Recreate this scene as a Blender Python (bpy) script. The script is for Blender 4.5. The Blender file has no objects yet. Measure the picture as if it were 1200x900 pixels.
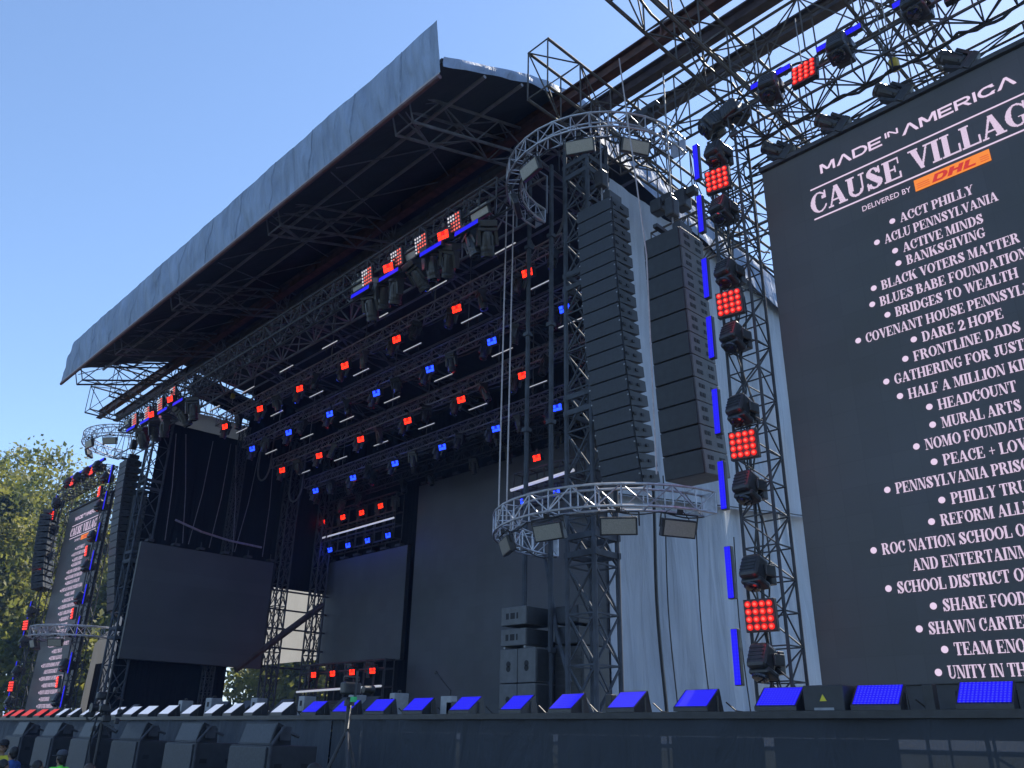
import bpy, bmesh, math, random
from mathutils import Vector, Matrix, noise
random.seed(7)
C = bpy.context.scene.collection
SC = bpy.context.scene
R_ = math.radians
PI = math.pi

# ---------------------------------------------------------------- camera
CAM = Vector((0.0, 0.0, 1.95))
FPX = 982.0
def _axes():
    vx = Vector((-415 - 600, -(845 - 450), -FPX)) * -1.0
    vz = Vector((650 - 600, -(-1863 - 450), -FPX)).normalized()
    vx = (vx - vz * vx.dot(vz)).normalized()
    return vx, vz.cross(vx), vz
AX, AY, AZ = _axes()
cam = bpy.data.cameras.new('camera')
co = bpy.data.objects.new('camera', cam); C.objects.link(co)
co.matrix_world = Matrix.Translation(CAM) @ Matrix((AX, AY, AZ)).to_4x4()
cam.sensor_width = 36.0; cam.lens = FPX / 1200 * 36
cam.clip_start = 0.1; cam.clip_end = 6000
SC.camera = co

# ---------------------------------------------------------------- light
EXPO = 1.30
SUN_AZ = R_(-4); SUN_EL = R_(50)          # azimuth from +Y, negative = towards -X (behind the stage)
w = bpy.data.worlds.new('World'); SC.world = w; w.use_nodes = True
nt = w.node_tree
sky = nt.nodes.new('ShaderNodeTexSky'); sky.sky_type = 'NISHITA'
sky.sun_disc = False; sky.sun_elevation = SUN_EL; sky.sun_rotation = SUN_AZ
sky.altitude = 50; sky.air_density = 1.0; sky.dust_density = 0.12; sky.ozone_density = 3.0
nt.links.new(sky.outputs[0], nt.nodes['Background'].inputs[0])
nt.nodes['Background'].inputs[1].default_value = 0.10
sl = bpy.data.lights.new('sun', 'SUN'); sl.energy = 4.0; sl.angle = R_(0.5); sl.color = (1.0, 0.93, 0.82)
so = bpy.data.objects.new('sun', sl); C.objects.link(so)
sd = Vector((math.sin(SUN_AZ) * math.cos(SUN_EL), math.cos(SUN_AZ) * math.cos(SUN_EL), math.sin(SUN_EL)))
so.rotation_euler = sd.to_track_quat('Z', 'Y').to_euler()
so.location = (-60, 90, 90)
vs = SC.view_settings
vs.view_transform = 'Standard'; vs.look = 'None'; vs.exposure = EXPO; vs.gamma = 1.0
try: vs.use_curve_mapping = False
except Exception: pass
SC.cycles.max_bounces = 6; SC.cycles.diffuse_bounces = 3; SC.cycles.glossy_bounces = 2
SC.cycles.transmission_bounces = 3; SC.cycles.transparent_max_bounces = 10

# ---------------------------------------------------------------- helpers
def U(px, py, X=None, Y=None, Z=None):
    """photo pixel (1200x900) to a point on a plane of the venue"""
    d = AX * 0
    v = Vector((px - 600, -(py - 450), -FPX))
    d = Vector((AX.dot(v), AY.dot(v), AZ.dot(v)))
    d = Vector((Matrix((AX, AY, AZ)) @ v))
    if Y is not None: t = (Y - CAM.y) / d.y
    elif X is not None: t = (X - CAM.x) / d.x
    else: t = (Z - CAM.z) / d.z
    return CAM + d * t

def tag(o, label=None, cat=None, group=None, kind=None):
    if label: o['label'] = label
    if cat: o['category'] = cat
    if group: o['group'] = group
    if kind: o['kind'] = kind
    return o

def thing(name, label, cat, loc=(0, 0, 0), rotz=0.0, group=None):
    o = bpy.data.objects.new(name, None); C.objects.link(o)
    o.empty_display_size = 0.2
    o.location = loc; o.rotation_euler = (0, 0, rotz)
    return tag(o, label, cat, group)

class MB:
    def __init__(s): s.v = []; s.f = []
    def quad(s, a, b, c, d):
        n = len(s.v); s.v += [tuple(a), tuple(b), tuple(c), tuple(d)]; s.f.append((n, n+1, n+2, n+3)); return s
    def poly(s, pts):
        n = len(s.v); s.v += [tuple(p) for p in pts]; s.f.append(tuple(range(n, n+len(pts)))); return s
    def hexa(s, P):
        """8 corners: bottom 4 ccw, top 4 ccw"""
        n = len(s.v); s.v += [tuple(p) for p in P]
        for q in ((3,2,1,0),(4,5,6,7),(0,1,5,4),(1,2,6,5),(2,3,7,6),(3,0,4,7)): s.f.append(tuple(n+i for i in q))
        return s
    def box(s, c, d, M=None):
        x, y, z = d[0]/2, d[1]/2, d[2]/2
        P = [Vector(p) for p in ((-x,-y,-z),(x,-y,-z),(x,y,-z),(-x,y,-z),(-x,-y,z),(x,-y,z),(x,y,z),(-x,y,z))]
        if M is not None: P = [M @ p for p in P]
        c = Vector(c)
        return s.hexa([p + c for p in P])
    def bbox(s, c, d, b, M=None):
        """box with chamfered edges (b) all round"""
        bm = bmesh.new(); bmesh.ops.create_cube(bm, size=1.0)
        for v in bm.verts: v.co = Vector((v.co.x*d[0], v.co.y*d[1], v.co.z*d[2]))
        bmesh.ops.bevel(bm, geom=bm.edges[:], offset=b, segments=2, affect='EDGES', profile=0.5)
        c = Vector(c); n = len(s.v); bm.verts.index_update()
        for v in bm.verts:
            p = v.co if M is None else M @ v.co
            s.v.append(tuple(p + c))
        for f in bm.faces: s.f.append(tuple(n + v.index for v in f.verts))
        bm.free(); return s
    def tube(s, a, b, r, n=6, r2=None, cap=True):
        a = Vector(a); b = Vector(b); d = (b - a)
        if d.length < 1e-6: return s
        d.normalize(); u = d.orthogonal().normalized(); w_ = d.cross(u); r2 = r if r2 is None else r2
        k = len(s.v)
        for i in range(n):
            t = 2*PI*i/n; q = u*math.cos(t) + w_*math.sin(t)
            s.v.append(tuple(a + q*r)); s.v.append(tuple(b + q*r2))
        for i in range(n):
            j = (i+1) % n; s.f.append((k+2*i, k+2*j, k+2*j+1, k+2*i+1))
        if cap:
            s.f.append(tuple(k+2*i for i in reversed(range(n)))); s.f.append(tuple(k+2*i+1 for i in range(n)))
        return s
    def path(s, pts, r, n=5):
        for i in range(len(pts)-1): s.tube(pts[i], pts[i+1], r, n)
        return s
    def lathe(s, c, prof, n=12, axis='Z', M=None):
        """prof: list of (radius, height)"""
        k = len(s.v); c = Vector(c)
        for (r, h) in prof:
            for i in range(n):
                t = 2*PI*i/n
                p = Vector((r*math.cos(t), r*math.sin(t), h))
                if axis == 'Y': p = Vector((p.x, -p.z, p.y))
                if axis == 'X': p = Vector((p.z, p.x, p.y))
                if M is not None: p = M @ p
                s.v.append(tuple(c + p))
        for q in range(len(prof)-1):
            for i in range(n):
                j = (i+1) % n
                s.f.append((k+q*n+i, k+q*n+j, k+(q+1)*n+j, k+(q+1)*n+i))
        s.f.append(tuple(k+i for i in reversed(range(n)))); s.f.append(tuple(k+(len(prof)-1)*n+i for i in range(n)))
        return s
    def grid(s, fn, nu, nv):
        k = len(s.v)
        for j in range(nv+1):
            for i in range(nu+1): s.v.append(tuple(fn(i/nu, j/nv)))
        for j in range(nv):
            for i in range(nu):
                a = k + j*(nu+1) + i; s.f.append((a, a+1, a+nu+2, a+nu+1))
        return s
    def build(s, name, m, parent=None, smooth=False, world=True):
        """one mesh object; with world=True the coordinates are in venue space and are moved under the parent"""
        off = Vector((0, 0, 0))
        if parent is not None and world:
            p = parent
            while p is not None: off += p.location; p = p.parent
        me = bpy.data.meshes.new(name)
        me.from_pydata([(v[0]-off.x, v[1]-off.y, v[2]-off.z) for v in s.v], [], s.f)
        me.validate(); me.update()
        if smooth:
            for p in me.polygons: p.use_smooth = True
        me.materials.append(m)
        o = bpy.data.objects.new(name, me); C.objects.link(o)
        if parent is not None: o.parent = parent
        return o
    def at(s, name, m, label, cat, group=None, base=None, smooth=False):
        """a top-level thing that is one mesh, origin at its base"""
        if base is None:
            xs = [v[0] for v in s.v]; ys = [v[1] for v in s.v]; zs = [v[2] for v in s.v]
            base = ((min(xs)+max(xs))/2, (min(ys)+max(ys))/2, min(zs))
        s.v = [(v[0]-base[0], v[1]-base[1], v[2]-base[2]) for v in s.v]
        o = s.build(name, m, None, smooth); o.location = base
        return tag(o, label, cat, group)

def kids(o): return [c for c in ALLKIDS.get(o.name, [])]
def dup(root, loc, rotz=0.0, label=None, group=None, rot=None):
    r = root.copy(); C.objects.link(r); r.location = loc
    r.rotation_euler = rot if rot is not None else (0, 0, rotz)
    if label: r['label'] = label
    if group: r['group'] = group
    def rec(src, dst):
        for ch in src.children:
            c = ch.copy(); C.objects.link(c); c.parent = dst
            rec(ch, c)
    rec(root, r)
    return r

class Kind:
    """first use moves the prototype itself, later uses copy it"""
    def __init__(s, root): s.root = root; s.used = False
    def put(s, loc, label, group, rot=(0, 0, 0)):
        if not s.used:
            s.used = True; o = s.root
            o.location = loc; o.rotation_euler = rot; tag(o, label, None, group); return o
        return dup(s.root, loc, 0, label, group, rot)

ORD = ['first', 'second', 'third', 'fourth', 'fifth', 'sixth', 'seventh', 'eighth', 'ninth', 'tenth', 'eleventh', 'twelfth',
       'thirteenth', 'fourteenth', 'fifteenth', 'sixteenth', 'seventeenth', 'eighteenth', 'nineteenth', 'twentieth',
       'twenty-first', 'twenty-second', 'twenty-third', 'twenty-fourth']

# ---------------------------------------------------------------- materials
def nodes(name):
    m = bpy.data.materials.new(name); m.use_nodes = True
    t = m.node_tree; return m, t, t.nodes['Principled BSDF']
def mat(name, col, rough=0.6, metal=0.0, var=0.25, scale=6.0, bump=0.0, bscale=40.0, spec=0.5, coords='Object', stretch=None):
    m, t, b = nodes(name)
    b.inputs['Roughness'].default_value = rough; b.inputs['Metallic'].default_value = metal
    b.inputs['Specular IOR Level'].default_value = spec
    tc = t.nodes.new('ShaderNodeTexCoord'); mp = t.nodes.new('ShaderNodeMapping')
    t.links.new(tc.outputs[coords], mp.inputs[0])
    if stretch: mp.inputs['Scale'].default_value = stretch
    n = t.nodes.new('ShaderNodeTexNoise'); n.inputs['Scale'].default_value = scale; n.inputs['Detail'].default_value = 5
    t.links.new(mp.outputs[0], n.inputs['Vector'])
    r = t.nodes.new('ShaderNodeValToRGB')
    r.color_ramp.elements[0].position = 0.3; r.color_ramp.elements[1].position = 0.72
    r.color_ramp.elements[0].color = tuple(c*(1-var) for c in col) + (1,)
    r.color_ramp.elements[1].color = tuple(min(1, c*(1+var)) for c in col) + (1,)
    t.links.new(n.outputs[0], r.inputs[0]); t.links.new(r.outputs[0], b.inputs['Base Color'])
    if bump:
        n2 = t.nodes.new('ShaderNodeTexNoise'); n2.inputs['Scale'].default_value = bscale; n2.inputs['Detail'].default_value = 4
        t.links.new(mp.outputs[0], n2.inputs['Vector'])
        bp = t.nodes.new('ShaderNodeBump'); bp.inputs['Strength'].default_value = bump; bp.inputs['Distance'].default_value = 0.05
        t.links.new(n2.outputs[0], bp.inputs['Height']); t.links.new(bp.outputs[0], b.inputs['Normal'])
    return m
def emis(name, col, v, base=(0.02, 0.02, 0.02), sample=False, dots=None, dotcol=None, tilt=0.673):
    """lamp face: v is the brightness it should show on screen"""
    m, t, b = nodes(name)
    b.inputs['Base Color'].default_value = base + (1,); b.inputs['Roughness'].default_value = 0.6; b.inputs['Specular IOR Level'].default_value = 0.1
    b.inputs['Emission Strength'].default_value = v / 2**EXPO
    b.inputs['Emission Color'].default_value = col + (1,)
    if dots:
        tc = t.nodes.new('ShaderNodeTexCoord'); mp = t.nodes.new('ShaderNodeMapping'); mp.inputs['Scale'].default_value = (dots, dots, dots); mp.vector_type = 'POINT'
        rot = t.nodes.new('ShaderNodeMapping'); rot.inputs['Rotation'].default_value = (-tilt, 0, 0)
        t.links.new(tc.outputs['Object'], rot.inputs[0]); t.links.new(rot.outputs[0], mp.inputs[0])
        vo = t.nodes.new('ShaderNodeTexVoronoi'); vo.inputs['Scale'].default_value = 1.0; vo.voronoi_dimensions = '2D'; vo.inputs['Randomness'].default_value = 0.0
        t.links.new(mp.outputs[0], vo.inputs['Vector'])
        r = t.nodes.new('ShaderNodeValToRGB')
        r.color_ramp.elements[0].position = 0.18; r.color_ramp.elements[0].color = (dotcol or col) + (1,)
        r.color_ramp.elements[1].position = 0.38; r.color_ramp.elements[1].color = col + (1,)
        t.links.new(vo.outputs['Distance'], r.inputs[0]); t.links.new(r.outputs[0], b.inputs['Emission Color'])
    m.cycles.emission_sampling = 'AUTO' if sample else 'NONE'
    return m
def cloth(name, col, rough=0.8, trans=0.0, fold=0.4, fscale=2.0, stretch=(1, 1, 0.15), var=0.15, tcol=None, seam=None):
    """tarpaulin: soft folds as bump, weathering and painted fold shading in the colour, optional light coming through"""
    m, t, b = nodes(name)
    b.inputs['Roughness'].default_value = rough; b.inputs['Specular IOR Level'].default_value = 0.3
    tc = t.nodes.new('ShaderNodeTexCoord'); mp = t.nodes.new('ShaderNodeMapping'); mp.inputs['Scale'].default_value = stretch
    t.links.new(tc.outputs['Object'], mp.inputs[0])
    n = t.nodes.new('ShaderNodeTexNoise'); n.inputs['Scale'].default_value = fscale; n.inputs['Detail'].default_value = 6; n.inputs['Distortion'].default_value = 0.6
    t.links.new(mp.outputs[0], n.inputs['Vector'])
    n3 = t.nodes.new('ShaderNodeTexNoise'); n3.inputs['Scale'].default_value = 0.9; n3.inputs['Detail'].default_value = 6
    t.links.new(tc.outputs['Object'], n3.inputs['Vector'])
    r = t.nodes.new('ShaderNodeValToRGB'); r.color_ramp.elements[0].position = 0.32; r.color_ramp.elements[1].position = 0.66
    r.color_ramp.elements[0].color = tuple(c*(1-var) for c in col) + (1,); r.color_ramp.elements[1].color = tuple(min(1, c*(1+var)) for c in col) + (1,)
    am = t.nodes.new('ShaderNodeMath'); am.operation = 'MULTIPLY_ADD'; am.inputs[1].default_value = 0.55  # fold noise also tints the colour, shading painted into the wrinkles
    hm = t.nodes.new('ShaderNodeMath'); hm.operation = 'MULTIPLY'; hm.inputs[1].default_value = 0.45
    t.links.new(n3.outputs[0], hm.inputs[0]); t.links.new(n.outputs[0], am.inputs[0]); t.links.new(hm.outputs[0], am.inputs[2])
    t.links.new(am.outputs[0], r.inputs[0]); t.links.new(r.outputs[0], b.inputs['Base Color'])
    bp = t.nodes.new('ShaderNodeBump'); bp.inputs['Strength'].default_value = fold; bp.inputs['Distance'].default_value = 0.25
    t.links.new(n.outputs[0], bp.inputs['Height']); t.links.new(bp.outputs[0], b.inputs['Normal'])
    if trans:
        tr = t.nodes.new('ShaderNodeBsdfTranslucent'); tr.inputs[0].default_value = (tcol or col) + (1,)
        mx = t.nodes.new('ShaderNodeMixShader'); mx.inputs[0].default_value = trans
        t.links.new(b.outputs[0], mx.inputs[1]); t.links.new(tr.outputs[0], mx.inputs[2])
        t.links.new(mx.outputs[0], t.nodes['Material Output'].inputs[0])
    return m

M = {}
M['alu'] = mat('brushed_aluminium', (0.40, 0.41, 0.46), 0.42, 0.55, 0.2, 9)
M['steel'] = mat('galvanised_dark_steel', (0.085, 0.08, 0.078), 0.75, 0.0, 0.4, 4)
M['tower'] = mat('grey_tower_steel', (0.055, 0.064, 0.08), 0.85, 0.0, 0.35, 3)
M['roofsteel'] = mat('roof_truss_steel', (0.15, 0.16, 0.19), 0.55, 0.2, 0.35, 3)
M['purlin'] = mat('grey_purlin_tube', (0.22, 0.23, 0.26), 0.5, 0.2, 0.2, 3)
M['rust'] = mat('rusty_beam', (0.085, 0.04, 0.03), 0.75, 0.1, 0.5, 3, 0.2)
M['darkbeam'] = mat('dark_beam', (0.075, 0.06, 0.055), 0.65, 0.2, 0.4, 3)
M['black'] = mat('black_painted_metal', (0.022, 0.022, 0.024), 0.45, 0.0, 0.35, 8)
M['blacktruss'] = mat('black_truss_tube', (0.05, 0.052, 0.06), 0.75, 0.0, 0.3, 6)
M['plastic'] = mat('black_fixture_plastic', (0.028, 0.029, 0.032), 0.38, 0.0, 0.3, 10)
M['lens'] = mat('dark_glass_lens', (0.02, 0.022, 0.03), 0.08, 0.0, 0.1, 5, spec=0.8)
M['rowtruss'] = mat('dull_grey_lamp_truss', (0.17, 0.17, 0.19), 0.6, 0.1, 0.25, 6)
M['cable'] = mat('black_cable', (0.02, 0.02, 0.02), 0.6, 0, 0.2, 5)
M['wire'] = mat('steel_wire_rope', (0.22, 0.22, 0.23), 0.5, 0.4, 0.2, 5)
M['chain'] = mat('pale_hoist_chain', (0.42, 0.38, 0.38), 0.5, 0.3, 0.2, 9)
M['hoist'] = mat('yellow_hoist_paint', (0.55, 0.42, 0.04), 0.5, 0, 0.3, 6)
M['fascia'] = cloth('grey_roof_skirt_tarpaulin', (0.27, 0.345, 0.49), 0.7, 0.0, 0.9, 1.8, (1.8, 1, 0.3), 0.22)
M['hem'] = mat('pale_hem_edge', (0.36, 0.33, 0.34), 0.6, 0, 0.2, 4)
M['hemred'] = mat('dull_red_edge_tube', (0.12, 0.05, 0.05), 0.6, 0, 0.3, 4)
M['seam'] = mat('darker_fabric_seam', (0.235, 0.30, 0.43), 0.8, 0, 0.3, 5)
M['membrane'] = cloth('black_roof_membrane', (0.024, 0.026, 0.034), 0.8, 0.02, 0.5, 0.8, (1, 1, 1), 0.3, (0.2, 0.12, 0.07))
M['white'] = cloth('white_wing_tarpaulin', (0.39, 0.44, 0.52), 0.6, 0.10, 0.6, 1.3, (1, 1.4, 0.22), 0.13, (0.5, 0.5, 0.48))
M['glowwhite'] = cloth('backlit_white_tarpaulin', (0.34, 0.32, 0.29), 0.7, 0.22, 0.4, 1.2, (1, 1, 0.4), 0.12, (0.75, 0.70, 0.62))
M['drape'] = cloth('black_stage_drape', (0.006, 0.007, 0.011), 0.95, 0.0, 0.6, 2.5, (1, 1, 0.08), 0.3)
M['grille'] = mat('speaker_grille_steel', (0.033, 0.038, 0.048), 0.6, 0.1, 0.16, 14, 0.15, 120)
M['cabinet'] = mat('black_speaker_cabinet', (0.022, 0.024, 0.028), 0.6, 0.0, 0.25, 6, 0.1, 60)
M['cabinetgrey'] = mat('charcoal_speaker_cabinet', (0.10, 0.103, 0.11), 0.6, 0.0, 0.16, 6, 0.1, 60)
M['pocket'] = mat('recess_black', (0.006, 0.006, 0.007), 0.7, 0, 0.2, 5)
M['bolt'] = mat('pale_rigging_pin', (0.30, 0.31, 0.33), 0.4, 0.4, 0.1, 5)
M['deck'] = mat('black_stage_deck', (0.025, 0.025, 0.027), 0.6, 0, 0.3, 3)
M['box'] = mat('dark_flight_case', (0.03, 0.031, 0.034), 0.5, 0, 0.2, 5)
M['greybox'] = mat('grey_wedge_grille', (0.047, 0.053, 0.064), 0.55, 0.1, 0.2, 20)
M['palebox'] = mat('pale_grey_amplifier', (0.30, 0.31, 0.33), 0.5, 0.1, 0.15, 8)
M['redtape'] = mat('red_tape', (0.5, 0.06, 0.03), 0.6, 0, 0.2, 8)
M['yellow'] = mat('warning_yellow', (0.75, 0.62, 0.03), 0.5, 0, 0.1, 8)
M['blue'] = emis('blue_led_face', (0.010, 0.002, 1.0), 0.95, sample=True, dots=17, dotcol=(0.06, 0.07, 1.0))
M['strip'] = emis('blue_led_strip', (0.012, 0.004, 1.0), 0.95, sample=False, dots=16, dotcol=(0.03, 0.03, 1.0), tilt=PI/2)
M['redface'] = emis('red_led_face', (0.75, 0.05, 0.05), 0.9, sample=False, dots=22, dotcol=(1, 0.12, 0.10))
M['paleface'] = emis('pale_face_painted_sky_glow', (0.62, 0.70, 0.95), 0.62, base=(0.5, 0.5, 0.52), dots=20, dotcol=(0.8, 0.86, 1.0))  # glow put into the unlit faces in place of reflected sky
M['redcell'] = emis('red_lamp_cell', (1.0, 0.011, 0.0025), 7.0, sample=True)
M['redcelldim'] = emis('dim_red_lamp_cell', (0.9, 0.008, 0.002), 1.4)
M['bluecell'] = emis('blue_lamp_cell', (0.008, 0.034, 1.0), 5.5, sample=True)
M['bluecelldim'] = emis('dim_blue_lamp_cell', (0.01, 0.02, 0.8), 0.9)
M['bulb'] = emis('red_blinder_bulb', (1.0, 0.055, 0.04), 3.6, sample=True)
M['bulbface'] = emis('red_blinder_reflector', (0.9, 0.018, 0.012), 1.0, sample=False)
M['whitedot'] = emis('white_matrix_dot', (0.9, 0.86, 0.95), 0.85)
M['reddot'] = emis('red_matrix_dot', (1.0, 0.16, 0.12), 1.1)
M['tubewhite'] = emis('white_led_tube', (0.86, 0.90, 1.0), 0.40, base=(0.7, 0.7, 0.72))
M['panel'] = mat('led_wash_panel_face', (0.30, 0.28, 0.24), 0.4, 0.1, 0.2, 60)
M['text'] = emis('pinkish_white_screen_text', (0.94, 0.74, 0.98), 0.86, base=(0.05, 0.05, 0.05))
M['orange'] = emis('orange_screen_logo_ground', (1.0, 0.28, 0.03), 0.95, base=(0.05, 0.05, 0.05))
M['logored'] = emis('red_screen_logo_letters', (0.72, 0.035, 0.02), 0.85, base=(0.05, 0.05, 0.05))
def screen_mat(name, col, glow, tile=0.5):
    m, t, b = nodes(name)
    b.inputs['Roughness'].default_value = 0.55; b.inputs['Specular IOR Level'].default_value = 0.35
    tc = t.nodes.new('ShaderNodeTexCoord')
    mp = t.nodes.new('ShaderNodeMapping'); mp.inputs['Rotation'].default_value = (R_(90), 0, 0)
    t.links.new(tc.outputs['Object'], mp.inputs[0])
    br = t.nodes.new('ShaderNodeTexBrick'); br.offset = 0.0; br.inputs['Scale'].default_value = 1.0
    br.inputs['Brick Width'].default_value = tile; br.inputs['Row Height'].default_value = tile
    br.inputs['Mortar Size'].default_value = 0.006
    br.inputs['Color1'].default_value = tuple(c*1.05 for c in col) + (1,)
    br.inputs['Color2'].default_value = tuple(c*0.95 for c in col) + (1,)
    br.inputs['Mortar'].default_value = tuple(c*0.88 for c in col) + (1,)
    t.links.new(mp.outputs[0], br.inputs['Vector'])
    n = t.nodes.new('ShaderNodeTexNoise'); n.inputs['Scale'].default_value = 0.35; n.inputs['Detail'].default_value = 4
    t.links.new(tc.outputs['Object'], n.inputs['Vector'])
    mx = t.nodes.new('ShaderNodeMix'); mx.data_type = 'RGBA'; mx.blend_type = 'OVERLAY'; mx.inputs['Factor'].default_value = 0.35
    t.links.new(br.outputs['Color'], mx.inputs['A']); t.links.new(n.outputs['Color'], mx.inputs['B'])
    hs = t.nodes.new('ShaderNodeHueSaturation'); hs.inputs['Saturation'].default_value = 0.3
    t.links.new(mx.outputs['Result'], hs.inputs['Color']); t.links.new(hs.outputs[0], b.inputs['Base Color'])
    if glow:
        b.inputs['Emission Color'].default_value = (0.9, 0.95, 1.0, 1); b.inputs['Emission Strength'].default_value = glow / 2**EXPO
        m.cycles.emission_sampling = 'NONE'
    return m
M['screenon'] = screen_mat('lit_led_wall_face', (0.052, 0.061, 0.078), 0.006)
M['screenoff'] = screen_mat('dark_led_wall_face', (0.060, 0.075, 0.10), 0.0, 0.6)
def scrim_mat(name, col, alpha):
    m, t, b = nodes(name)
    b.inputs['Base Color'].default_value = col + (1,); b.inputs['Roughness'].default_value = 0.9
    tc = t.nodes.new('ShaderNodeTexCoord'); mp = t.nodes.new('ShaderNodeMapping'); mp.inputs['Scale'].default_value = (0.9, 1, 0.4)
    t.links.new(tc.outputs['Object'], mp.inputs[0])
    n = t.nodes.new('ShaderNodeTexNoise'); n.inputs['Scale'].default_value = 1.5; n.inputs['Detail'].default_value = 6; n.inputs['Distortion'].default_value = 1.0
    t.links.new(mp.outputs[0], n.inputs['Vector'])
    bp = t.nodes.new('ShaderNodeBump'); bp.inputs['Strength'].default_value = 0.6; bp.inputs['Distance'].default_value = 0.3
    t.links.new(n.outputs[0], bp.inputs['Height']); t.links.new(bp.outputs[0], b.inputs['Normal'])
    tr = t.nodes.new('ShaderNodeBsdfTransparent'); mx = t.nodes.new('ShaderNodeMixShader'); mx.inputs[0].default_value = alpha
    t.links.new(tr.outputs[0], mx.inputs[1]); t.links.new(b.outputs[0], mx.inputs[2])
    t.links.new(mx.outputs[0], t.nodes['Material Output'].inputs[0])
    return m
M['scrim'] = scrim_mat('dark_mesh_scrim', (0.04, 0.046, 0.056), 0.96)
M['scrimthick'] = scrim_mat('heavy_mesh_scrim', (0.06, 0.068, 0.082), 0.975)

def lamp_light(parent, col, watts, loc, r=0.05):
    """the light a lit lamp throws on the metal around it"""
    l = bpy.data.lights.new('lamp_light', 'POINT'); l.color = col; l.energy = watts; l.shadow_soft_size = r
    o = bpy.data.objects.new('lamp_light', l); C.objects.link(o); o.parent = parent; o.location = loc
    return o
# ---------------------------------------------------------------- setting
XC = -27.85                      # centre line of the stage
DECK = 2.40
def mx(x): return 2*XC - x       # mirror about the centre line
def ground_mat():
    m, t, b = nodes('trodden_grass_and_dirt')
    b.inputs['Roughness'].default_value = 0.95
    tc = t.nodes.new('ShaderNodeTexCoord')
    n = t.nodes.new('ShaderNodeTexNoise'); n.inputs['Scale'].default_value = 0.25; n.inputs['Detail'].default_value = 8
    t.links.new(tc.outputs['Object'], n.inputs['Vector'])
    r = t.nodes.new('ShaderNodeValToRGB')
    r.color_ramp.elements[0].position = 0.4; r.color_ramp.elements[0].color = (0.035, 0.05, 0.018, 1)
    r.color_ramp.elements[1].position = 0.62; r.color_ramp.elements[1].color = (0.075, 0.07, 0.05, 1)
    t.links.new(n.outputs[0], r.inputs[0]); t.links.new(r.outputs[0], b.inputs['Base Color'])
    return m
g = MB(); g.quad((-2500, -2500, 0), (2500, -2500, 0), (2500, 2500, 0), (-2500, 2500, 0))
tag(g.build('ground', ground_mat()), 'flat trodden grass field around the stage', 'ground', None, 'structure')

# ---------------------------------------------------------------- trusses
def lattice(a, b, up, wd, ht, seg, rc, rl, frames=True, xbrace=False, nc=6, nl=4):
    """box truss from a to b; returns two MB: chords, lacing"""
    a = Vector(a); b = Vector(b); d = (b-a); L = d.length; d.normalize()
    up = Vector(up); up = (up - d*up.dot(d)).normalized(); sd_ = d.cross(up)
    n = max(1, round(L/seg)); ch = MB(); la = MB()
    off = [sd_*wd/2 + up*ht/2, -sd_*wd/2 + up*ht/2, -sd_*wd/2 - up*ht/2, sd_*wd/2 - up*ht/2]
    for o in off: ch.tube(a+o, b+o, rc, nc)
    for i in range(n+1):
        p = a + d*(L*i/n)
        if frames or i in (0, n):
            for k in range(4): la.tube(p+off[k], p+off[(k+1) % 4], rl, nl, cap=False)
        if i < n:
            q = a + d*(L*(i+1)/n)
            for k in range(4):
                k2 = (k+1) % 4
                if xbrace:
                    la.tube(p+off[k], q+off[k2], rl, nl, cap=False); la.tube(p+off[k2], q+off[k], rl, nl, cap=False)
                elif (i+k) % 2: la.tube(p+off[k], q+off[k2], rl, nl, cap=False)
                else: la.tube(p+off[k2], q+off[k], rl, nl, cap=False)
    return ch, la
def truss(name, label, cat, a, b, up, wd, ht, seg, rc, rl, m, group=None, **k):
    ch, la = lattice(a, b, up, wd, ht, seg, rc, rl, **k)
    mid = (Vector(a)+Vector(b))/2
    base = (mid.x, mid.y, min(Vector(a).z, Vector(b).z))
    t = thing(name, label, cat, base, 0, group)
    ch.build('chord_tubes', m, t); la.build('lacing', m, t)
    return t

# ---------------------------------------------------------------- stage roof
RX0, RX1 = -43.4, -14.0          # roof sides
def roof_z(y):
    P = [(10.3, 18.55), (11.7, 19.25), (13.7, 20.15), (15.6, 20.75), (17.5, 20.5), (28.5, 18.9)]
    for (a, za), (b, zb) in zip(P, P[1:]):
        if y <= b: return za + (zb-za)*(y-a)/(b-a)
    return P[-1][1]
roof = thing('stage_roof', 'huge black canopy roof over the stage with a grey fabric skirt along its front', 'stage roof', (XC, 10.3, 18.4))
def mem(u, v):
    x = RX0 + (RX1-RX0)*u; y = 10.35 + (28.5-10.35)*v
    return (x, y, roof_z(y) + 0.05*math.sin(u*PI*12)**2 * (0.3+v) + 0.05*noise.noise((x*0.7, y*0.7, 0)))
mb = MB(); mb.grid(mem, 60, 26); o = mb.build('roof_membrane', M['membrane'], roof, True)
mb = MB()                        # light outer skin a hand above the black inner one
mb.grid(lambda u, v: Vector(mem(u, v)) + Vector((0, 0, 0.16)), 60, 26); mb.build('roof_cover', M['fascia'], roof, True)
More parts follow.
